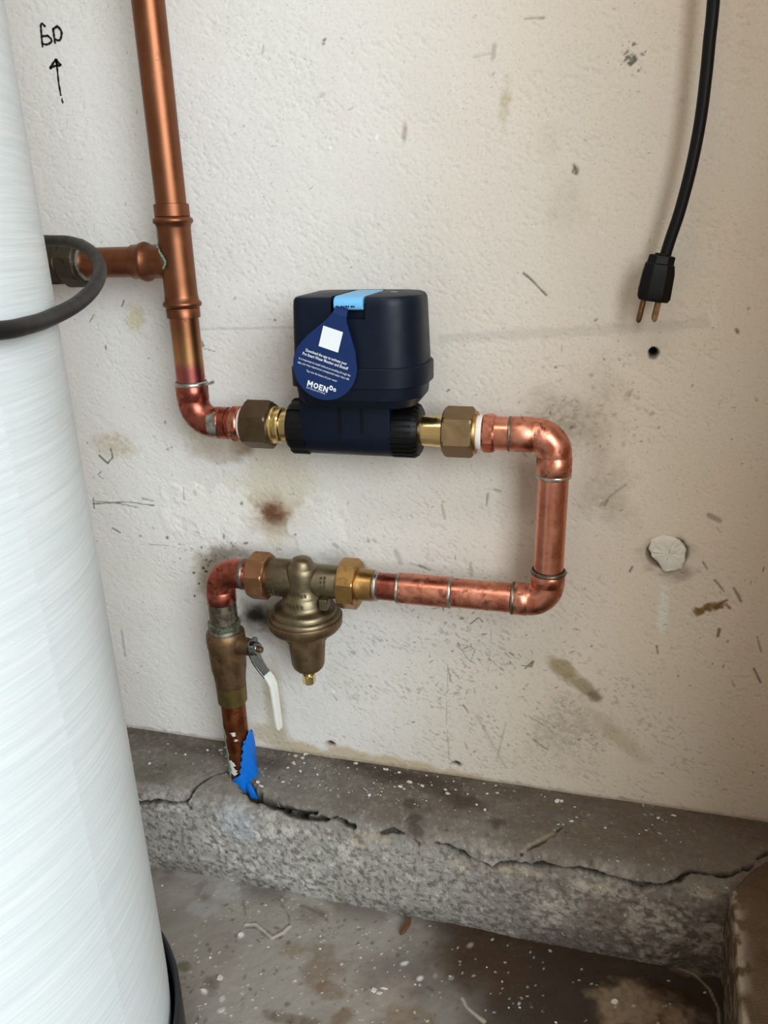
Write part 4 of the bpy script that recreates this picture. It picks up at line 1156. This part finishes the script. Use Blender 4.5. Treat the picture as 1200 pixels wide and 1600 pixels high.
# horizontal barrel with a domed tower and the bell under it
XN0, XN1 = -0.3195, -0.2364
mb = MB()
mb.lathe([(XN0 - XP - 0.004, 0.0185), (XN0 - XP, 0.0205), (-0.012, 0.0205), (0.0, 0.0195), (0.012, 0.0180), (XN1 - XP, 0.0178), (XN1 - XP + 0.004, 0.0165)], (XP, Y, ZL), (1, 0, 0), 56)
mb.build('barrel', M['cast_bronze'], t, 40)
mb = MB()
prof = [(0.4285, 0.0008), (0.4283, 0.0060), (0.4268, 0.0096), (0.4240, 0.0116), (0.4205, 0.0126), (0.4190, 0.0146), (0.4165, 0.0162), (0.412, 0.0170), (0.404, 0.0172), (0.396, 0.0174), (0.390, 0.0184), (0.3865, 0.0212), (0.3850, 0.0226), (0.3775, 0.0232), (0.3745, 0.0244), (0.3727, 0.0272), (0.3717, 0.0312), (0.3702, 0.0336), (0.3672, 0.0343), (0.3657, 0.0346), (0.3647, 0.0372), (0.3627, 0.0384), (0.3602, 0.0384), (0.3592, 0.030)]
YF = Y - 0.006
mb.lathe([(h, r) for h, r in prof], (XP, YF, 0), (0, 0, 1), 72)
mb.build('tower', M['cast_bronze'], t, 50)
MB().lathe([(0.3607, 0.036), (0.3604, 0.0400), (0.3592, 0.0405), (0.3512, 0.0400), (0.3470, 0.0370), (0.3440, 0.0300), (0.3435, 0.020)], (XP, YF, 0), (0, 0, 1), 72).build('flange', M['brown_bronze'], t, 40)
mb = MB()
mb.nut((XP, YF, 0.3450), (0, 0, -1), 0.016, 0.0222, 8, 0.39, 0.06)
mb.build('bonnet_hex', M['brown_bronze'], t, 25)
MB().lathe([(0.331, 0.0203), (0.325, 0.0200), (0.302, 0.0182), (0.298, 0.0170), (0.2945, 0.0140), (0.2935, 0.006), (0.2905, 0.0055)], (XP, YF, 0), (0, 0, 1), 56).build('bonnet', M['brown_bronze'], t, 40)
mb = MB()
mb.lathe([(0.295, 0.0042), (0.285, 0.0042)], (XP - 0.0005, YF, 0), (0, 0, 1), 24)
mb.nut((XP - 0.0005, YF, 0.2865), (0, 0, -1), 0.0110, 0.0075, 6, 0.3, 0.25)
mb.build('adjusting_screw', M['brass'], t, 25)
# cast boss and raised foundry lettering (worn past reading)
MB().box((XP + 0.022, YF - 0.016, 0.376), (XP + 0.031, YF - 0.004, 0.3885)).build('cast_boss', M['cast_bronze'], t, bevel=0.0012)
mb = MB()
rr2 = random.Random(11)
for zc, r0, n, a0, a1, hh in ((0.3925, 0.0184, 9, -0.95, 0.45, 0.0042), (0.3810, 0.0230, 5, -0.50, 0.25, 0.0046)):
    for k in range(n):
        a = a0 + (a1 - a0) * k / (n - 1)
        for j in range(3):
            b = a + (j - 1) * 0.035
            c = Vector((XP + r0 * math.sin(b), YF - r0 * math.cos(b), zc + rr2.uniform(-0.3, 0.3) * hh))
            e = Vector((math.cos(b), math.sin(b), 0))
            u_, v_ = (0.0007, hh * 0.45) if j != 1 else (0.0012, 0.0006)
            nrm = Vector((math.sin(b), -math.cos(b), 0))
            P = [c + e * sx * u_ + Vector((0, 0, sz * v_)) + nrm * dn for dn in (-0.001, 0.0006) for sx, sz in ((-1, -1), (1, -1), (1, 1), (-1, 1))]
            mb.add(P, [(3, 2, 1, 0), (4, 5, 6, 7), (0, 1, 5, 4), (1, 2, 6, 5), (2, 3, 7, 6), (3, 0, 4, 7)])
for xo, r0, n in ((-0.033, 0.0205, 4), (0.024, 0.0178, 3)):
    for k in range(n):
        a = -0.25 + (0.30 * k if xo < 0 else -0.35 + 0.25 * k)
        for j in range(2):
            c = Vector((XP + xo + j * 0.004, Y - r0 * math.cos(a), ZL + r0 * math.sin(-a)))
            P = [c + Vector((sx * 0.0011, -dn, sz * (0.0022 if j else 0.0014))) for dn in (-0.001, 0.0006) for sx, sz in ((-1, -1), (1, -1), (1, 1), (-1, 1))]
            mb.add(P, [(3, 2, 1, 0), (4, 5, 6, 7), (0, 1, 5, 4), (1, 2, 6, 5), (2, 3, 7, 6), (3, 0, 4, 7)])
mb.build('cast_lettering', M['cast_bronze'], t, smooth=False)['kind'] = 'stuff'
# union nuts and tail
XQ0 = -0.3389
MB().nut((XQ0, Y, ZL), (1, 0, 0), XN0 - XQ0 + 0.001, 0.0262, 8, 0.39 + 0.08, 0.10).build('union_nut', M['pink_bronze'], t, 20)
XM = -0.2165
mb = MB().nut((XN1 - 0.001, Y, ZL), (1, 0, 0), XM - XN1, 0.0272, 8, 0.39 + 0.05, 0.10)
mb.build('union_nut', M['dull_brass'], t, 20)
MB().lathe([(-0.004, 0.0180), (0.0, 0.0180), (0.002, 0.0172), (X4 - XM - 0.004, 0.0166), (X4 - XM - 0.003, 0.0150)], (XM, Y, ZL), (1, 0, 0), 48).build('brass_tail', M['dull_brass'], t, 30)

# ------------------------------------------------------------------ reddened elbow between regulator and ball valve
XV = -0.3795
t = thing('copper_elbow', 'heat-reddened copper elbow above the ball valve', 'pipe fitting', (XV, Y, 0.37))
RD = 0.0205
elbow((XV + RD, Y, ZL - RD), RD, 0.0160, (-1, 0, 0), (0, 0, 1), 0.0165, 0.0164).build('bend', M['red_copper'], t, 50)
ring((XV + RD + 0.0105, Y, ZL), (1, 0, 0), 0.0160, 0.007, 0.0014).build('solder_ring', M['dull_solder'], t)
MB().lathe([(XV + RD + 0.012, 0.0158), (XQ0 - 0.003, 0.0166), (XQ0 + 0.002, 0.0175)], (0, Y, ZL), (1, 0, 0), 48).build('adapter', M['fluxed_copper'], t)

# ------------------------------------------------------------------ ball valve
t = thing('ball_valve', 'tarnished bronze ball valve with a white lever on the lower left pipe', 'valve', (XV, Y, 0.26))
MB().lathe([(0.3370, 0.0150), (0.3375, 0.0158), (0.3640, 0.0156)], (XV, Y, 0), (0, 0, 1), 48).build('solder_nipple', M['dull_solder'], t)
MB().lathe([(0.3120, 0.0185), (0.3150, 0.0195), (0.3280, 0.0182), (0.3310, 0.0170), (0.3345, 0.0182), (0.3385, 0.0182), (0.3395, 0.0158)], (XV, Y, 0), (0, 0, 1), 48).build('end_collar', M['green_bronze'], t, 40)
mb = MB()
mb.lathe([(0.2500, 0.0165), (0.2700, 0.0185), (0.2780, 0.0200), (0.2950, 0.0208), (0.3080, 0.0210), (0.3085, 0.0218), (0.3180, 0.0222), (0.3250, 0.0215), (0.3275, 0.0195)], (XV, Y, 0), (0, 0, 1), 56)
mb.build('body', M['valve_bronze'], t, 40)
mb = MB()
for k in range(4):
    c = Vector((XV + 0.001, Y - 0.0209, 0.300 - k * 0.0055))
    mb.box((c.x - 0.0022, c.y - 0.0006, c.z - 0.0016), (c.x + 0.0016, c.y + 0.003, c.z - 0.0004))
    mb.box((c.x - 0.0022 + (k % 2) * 0.003, c.y - 0.0006, c.z - 0.0016), (c.x - 0.0012 + (k % 2) * 0.003, c.y + 0.003, c.z + 0.0016))
mb.build('cast_lettering', M['valve_bronze'], t, smooth=False)['kind'] = 'stuff'
MB().lathe([(0.2340, 0.0150), (0.2345, 0.0172), (0.2560, 0.0176), (0.2565, 0.0160)], (XV, Y, 0), (0, 0, 1), 48).build('end_collar', M['olive_brass'], t, 40)
ring((XV, Y, 0.2338), (0, 0, 1), 0.0152, 0.0035).build('solder_ring', M['dull_solder'], t)
ZS = 0.3120
mb = MB()
mb.lathe([(0.012, 0.0125), (0.021, 0.0110), (0.024, 0.0100), (0.034, 0.0095), (0.0345, 0.0075)], (XV, Y, ZS), (1, -0.18, 0), 32)
mb.build('stem_boss', M['valve_bronze'], t, 40)
hd = thing_dir = Vector((1, -0.18, 0)).normalized()
o_ = Vector((XV, Y, ZS))
# lever: chromed plate bent out from the stem, then a white dipped grip
side = Vector((0.18, 1, 0)).normalized()
path = [(0.0360, 0.0115, 0.0055), (0.0361, 0.0095, 0.0085), (0.0365, 0.004, 0.0095), (0.0370, -0.006, 0.0090), (0.0405, -0.016, 0.0080), (0.0465, -0.025, 0.0070), (0.0530, -0.0325, 0.0066)]


def plate(path, th):
    rings = []
    for i, (x, z, hw) in enumerate(path):
        a, b = path[max(i - 1, 0)], path[min(i + 1, len(path) - 1)]
        tx, tz = b[0] - a[0], b[1] - a[1]
        L = math.hypot(tx, tz)
        nx, nz = -tz / L * th / 2, tx / L * th / 2
        c = o_ + hd * x + Vector((0, 0, z))
        N = hd * nx + Vector((0, 0, nz))
        rings.append([c + N + side * hw, c + N - side * hw, c - N - side * hw, c - N + side * hw])
    return MB().rings(rings)


lev = plate(path, 0.0022).build('lever', M['chrome'], t, bevel=0.0005)
grip = plate([(0.0510, -0.0300, 0.0062), (0.0560, -0.0355, 0.0062), (0.0592, -0.043, 0.0060), (0.0602, -0.056, 0.0058), (0.0612, -0.078, 0.0056), (0.0622, -0.096, 0.0052), (0.0625, -0.101, 0.0040)], 0.0046).build('grip', M['vinyl'], lev, bevel=0.0012)
grip['label'] = 'white dipped grip'
MB().nut(o_ + hd * 0.0370, hd, 0.0070, 0.0080, 6, 0.2, 0.2).build('lever_nut', M['chrome'], t, 25)
MB().lathe([(0, 0.0036), (0.004, 0.0036), (0.0046, 0.003)], o_ + hd * 0.044, hd, 16).build('stem_tip', M['valve_bronze'], t)

# ------------------------------------------------------------------ supply pipe out of the concrete, with its blue sleeve
t = thing('supply_pipe', 'brown copper supply pipe rising out of the cracked ledge', 'pipe', (XV, Y, 0.12))
MB().lathe([(0.095, PR), (0.24, PR)], (XV, Y, 0), (0, 0, 1), 48).build('pipe', M['brown_copper'], t)
rv = random.Random(5)


def cyl_patch(name, m, r, z0, z1, am, hw, seed, nz=26, na=10):
    """thin ragged crust lying on the pipe: am(u), hw(u) give its middle angle and half width in degrees"""
    g = random.Random(seed)
    mb = MB()
    w0, w1 = g.random() * 6, g.random() * 6
    vs = []
    for i in range(nz + 1):
        u = i / nz
        jl = 5 * math.sin(w0 + 17 * u) + 4 * math.sin(w1 + 41 * u)
        jr = 5 * math.sin(w1 + 19 * u) + 4 * math.sin(w0 + 37 * u)
        e = min(1, 6 * u, 6 * (1 - u))
        for j in range(na + 1):
            t_ = j / na
            a = math.radians(am(u) + (-hw(u) + jl) * e * (1 - t_) + (hw(u) + jr) * e * t_)
            rr = r + (0.0005 if 0 < j < na else -0.0004)
            vs.append((XV + rr * math.cos(a), Y + rr * math.sin(a), z0 + (z1 - z0) * u))
    fs = [(i * (na + 1) + j, i * (na + 1) + j + 1, (i + 1) * (na + 1) + j + 1, (i + 1) * (na + 1) + j) for i in range(nz) for j in range(na)]
    return mb.add(vs, fs).build(name, m, t, 60)


cyl_patch('verdigris', M['verdigris'], PR, 0.128, 0.199, lambda u: -134 + 12 * (1 - u), lambda u: 13 + 9 * math.sin(7 * u), 3)
cyl_patch('paint_drip', M['fleck'], PR, 0.136, 0.158, lambda u: -92 - 14 * u, lambda u: 15 + 5 * math.sin(9 * u), 4)
cyl_patch('paint_drip', M['fleck'], PR, 0.193, 0.199, lambda u: -76, lambda u: 10, 6, 8)
cyl_patch('paint_drip', M['fleck'], PR, 0.186, 0.189, lambda u: -66, lambda u: 7, 7, 8)
# torn plastic sleeve: an open wrap whose upper and inner edges are ragged
mb = MB()
nz, na = 26, 28
rs2 = random.Random(9)
jz = [rs2.uniform(-0.0015, 0.0015) for _ in range(na + 1)]
vs = []
for i in range(nz + 1):
    u = i / nz
    z0 = 0.105 + 0.085 * u
    aL = math.radians(-128 if u < 0.22 else -128 + (u - 0.22) / 0.2 * 62 if u < 0.42 else -66 + 28 * (u - 0.42) / 0.58) + 0.07 * math.sin(i * 1.9)
    aR = math.radians(72 - 30 * u)
    for j in range(na + 1):
        a = aL + (aR - aL) * j / na
        r = PR + 0.0022 + 0.0010 * math.sin(5 * a + 6 * u) + 0.0014 * (1 - u) + 0.0045 * max(0, math.cos(a - 0.1)) * (0.4 + 0.6 * math.sin(PI * u))
        vs.append((XV + r * math.cos(a), Y + r * math.sin(a), z0 + (jz[j] if i in (0, nz) else 0) + (0.012 * (1 - abs(2 * j / na - 1)) - 0.008 if i == nz else 0)))
fs = [(i * (na + 1) + j, i * (na + 1) + j + 1, (i + 1) * (na + 1) + j + 1, (i + 1) * (na + 1) + j) for i in range(nz) for j in range(na)]
mb.add(vs, fs)
o = mb.build('pipe_sleeve', M['sleeve'], None, 60)
sd = o.modifiers.new('thick', 'SOLIDIFY')
sd.thickness = 0.0012
tag(o, 'torn bright blue plastic sleeve around the foot of the supply pipe', 'sleeve')
mb = MB()
pts = [Vector((*(-0.3636, -0.0631), 0.128)), Vector((*(-0.3548, -0.0711), 0.123)), Vector((*(-0.3524, -0.0737), 0.119))]
rings = []
for q, w in zip(pts, (0.006, 0.0055, 0.0045)):
    rings.append([q + Vector((-w, 0, -0.004)), q + Vector((-w * 0.6, -0.001, 0.0005)), q + Vector((w * 0.6, -0.001, 0.0008)), q + Vector((w, 0, -0.004))])
mb.rings(rings)
o2 = mb.build('sleeve_scrap', M['sleeve'], None, 60)
tag(o2, 'small blue plastic scrap stuck in the crack below the sleeve', 'scrap')

# ------------------------------------------------------------------ power cord
YC = -0.032
t = thing('power_cord', 'black power cord with a three-prong plug dangling in front of the wall', 'power cord', (0.0547, -0.032, 0.702))
cp = [Vector(q) for q in ((0.0747, -0.032, 0.9055), (0.0748, -0.032, 0.8804), (0.075, -0.032, 0.8545), (0.0742, -0.032, 0.8233), (0.071, -0.032, 0.7901), (0.0656, -0.032, 0.7575), (0.0606, -0.032, 0.7368), (0.0578, -0.032, 0.7237), (0.0565, -0.032, 0.7165))]
up = [cp[0] + Vector((-0.002 - 0.0004 * k * k, 0, 0.10 * k)) for k in range(8, 0, -1)]
MB().tube(spline(up + cp, 8), 0.0047, 20).build('cord', M['cord_black'], t)
A, B = Vector((0.0556, -0.032, 0.7207)), Vector((0.0505, -0.032, 0.6862))
dp = (B - A).normalized()
sx = Vector((-dp.z, 0, dp.x))
sx = sx if sx.x > 0 else -sx
L = (B - A).length
sy = Vector((0, 1, 0))


def prism(prof, name, m, bev=0.001):
    """prof: (distance along, half width, half depth, shift)"""
    R = []
    for h, w, d, s in prof:
        c = A + dp * h + sx * s
        k = 0.45
        R.append([c + sx * a * w + sy * b * d for a, b in ((-1, -k), (-1, k), (-k, 1), (k, 1), (1, k), (1, -k), (k, -1), (-k, -1))])
    return MB().rings(R).build(name, m, t, bevel=bev)


body = prism([(-0.003, 0.0058, 0.0055, 0.0), (-0.0022, 0.0105, 0.0075, -0.0005), (0.0042, 0.0108, 0.0085, -0.0008), (0.0048, 0.0118, 0.0100, -0.0008), (0.012, 0.0130, 0.0112, -0.0004), (0.026, 0.0136, 0.0115, 0.0), (L - 0.003, 0.0136, 0.0112, 0.0004), (L, 0.0118, 0.0100, 0.0004)], 'plug_body', M['cord_black'])
MB().tube([A + dp * -0.004 + sx * -0.0006, A + dp * 0.004 + sx * -0.0006], 0.0062, 16).build('strain_relief', M['cord_black'], t)
# ground pin, then the two flat blades one behind the other
gp = A + dp * (L - 0.004) - sx * 0.0072 + sy * 0.0
MB().tube([gp, gp + dp * 0.020, gp + dp * 0.0225, gp + dp * 0.0238], [0.0024, 0.0024, 0.0020, 0.0008], 16).build('ground_pin', M['prong'], t)
for dy in (-0.0055, 0.0062):
    c = A + dp * (L - 0.004) + sx * 0.0052 + sy * dy
    R = []
    for h, w in ((0, 0.0021), (0.0175, 0.0021), (0.0195, 0.0017), (0.0205, 0.0009)):
        R.append([c + dp * h + sx * a * w + sy * b * 0.0008 for a, b in ((-1, -1), (1, -1), (1, 1), (-1, 1))])
    MB().rings(R).build('blade', M['prong'], t, smooth=False)

# ------------------------------------------------------------------ litter: paint flecks, a splinter
mb = MB()
rf = random.Random(17)


def fleck(x, y, z, s):
    n = rf.randint(4, 6)
    a0 = rf.random() * PI
    k = rf.uniform(0.35, 1.0)
    P = []
    for i in range(n):
        a = a0 + 2 * PI * i / n
        r = s * rf.uniform(0.7, 1.2)
        P.append((math.cos(a) * r, math.sin(a) * r * k))
    tx, ty = rf.uniform(-0.3, 0.3), rf.uniform(-0.3, 0.3)
    h = max(0.0005, s * 0.35)
    mb.rings([[(x + u, y + v, z + tx * u + ty * v + d) for u, v in P] for d in (-0.0004, h)])


for k in range(150):
    x = rf.uniform(-0.50, 0.16)
    if rf.random() < 0.5: x = rf.gauss(-0.24, 0.10)
    y = -rf.uniform(0.006, 0.062)
    fleck(x, y, 0.1315, rf.choice([0.0005, 0.0006, 0.0008, 0.0011, 0.0016, 0.0022]))
for q in [(-0.3117, -0.0031), (-0.3239, -0.0071), (-0.3142, -0.0101), (-0.4217, -0.0174), (-0.4184, -0.0113), (-0.3509, -0.0633), (-0.3444, -0.0688), (-0.2104, 0.017), (-0.1827, -0.0333), (-0.1734, -0.0232), (-0.1254, -0.0327), (-0.2449, -0.0046), (0.1245, -0.0129), (-0.0022, -0.0178)]:
    fleck(q[0], q[1], 0.131, 0.0034)
for k in range(150):
    x, y = rf.gauss(-0.25, 0.13), rf.uniform(-0.33, -0.11)
    if x < 0.15 and math.hypot(x - TX, y - TY) > 0.18:
        fleck(x, y, 0.0, rf.choice([0.0005, 0.0006, 0.0008, 0.0011, 0.0016]))
for q in [(-0.3411, -0.1625), (-0.3401, -0.2171), (-0.3507, -0.2348), (-0.3224, -0.2506), (-0.1656, -0.1885), (-0.1695, -0.1947), (-0.1749, -0.193), (0.0682, -0.1482)]:
    fleck(q[0], q[1], 0.0, 0.0036)
fl = mb.build('paint_flecks', M['fleck'], None, smooth=False)
tag(fl, 'white paint flecks scattered over the ledge and the floor', 'debris', None, 'stuff')
mb = MB()
a, b = Vector((*(-0.1635, -0.1215), 0.003)), Vector((*(-0.1564, -0.1005), 0.006))
d = (b - a).normalized()
s = Vector((-d.y, d.x, 0))
mb.rings([[a + d * h + s * w * sg + Vector((0, 0, dz)) for sg, dz in ((-1, -0.002), (1, -0.002), (0.7, 0.002), (-0.6, 0.0025))] for h, w in ((0, 0.001), (0.004, 0.003), (0.012, 0.0035), ((b - a).length * 0.8, 0.0028), ((b - a).length, 0.0008))])
sp = mb.build('wood_splinter', M['wood'], None, smooth=False)
tag(sp, 'brown wood splinter lying on the floor against the footing', 'splinter')
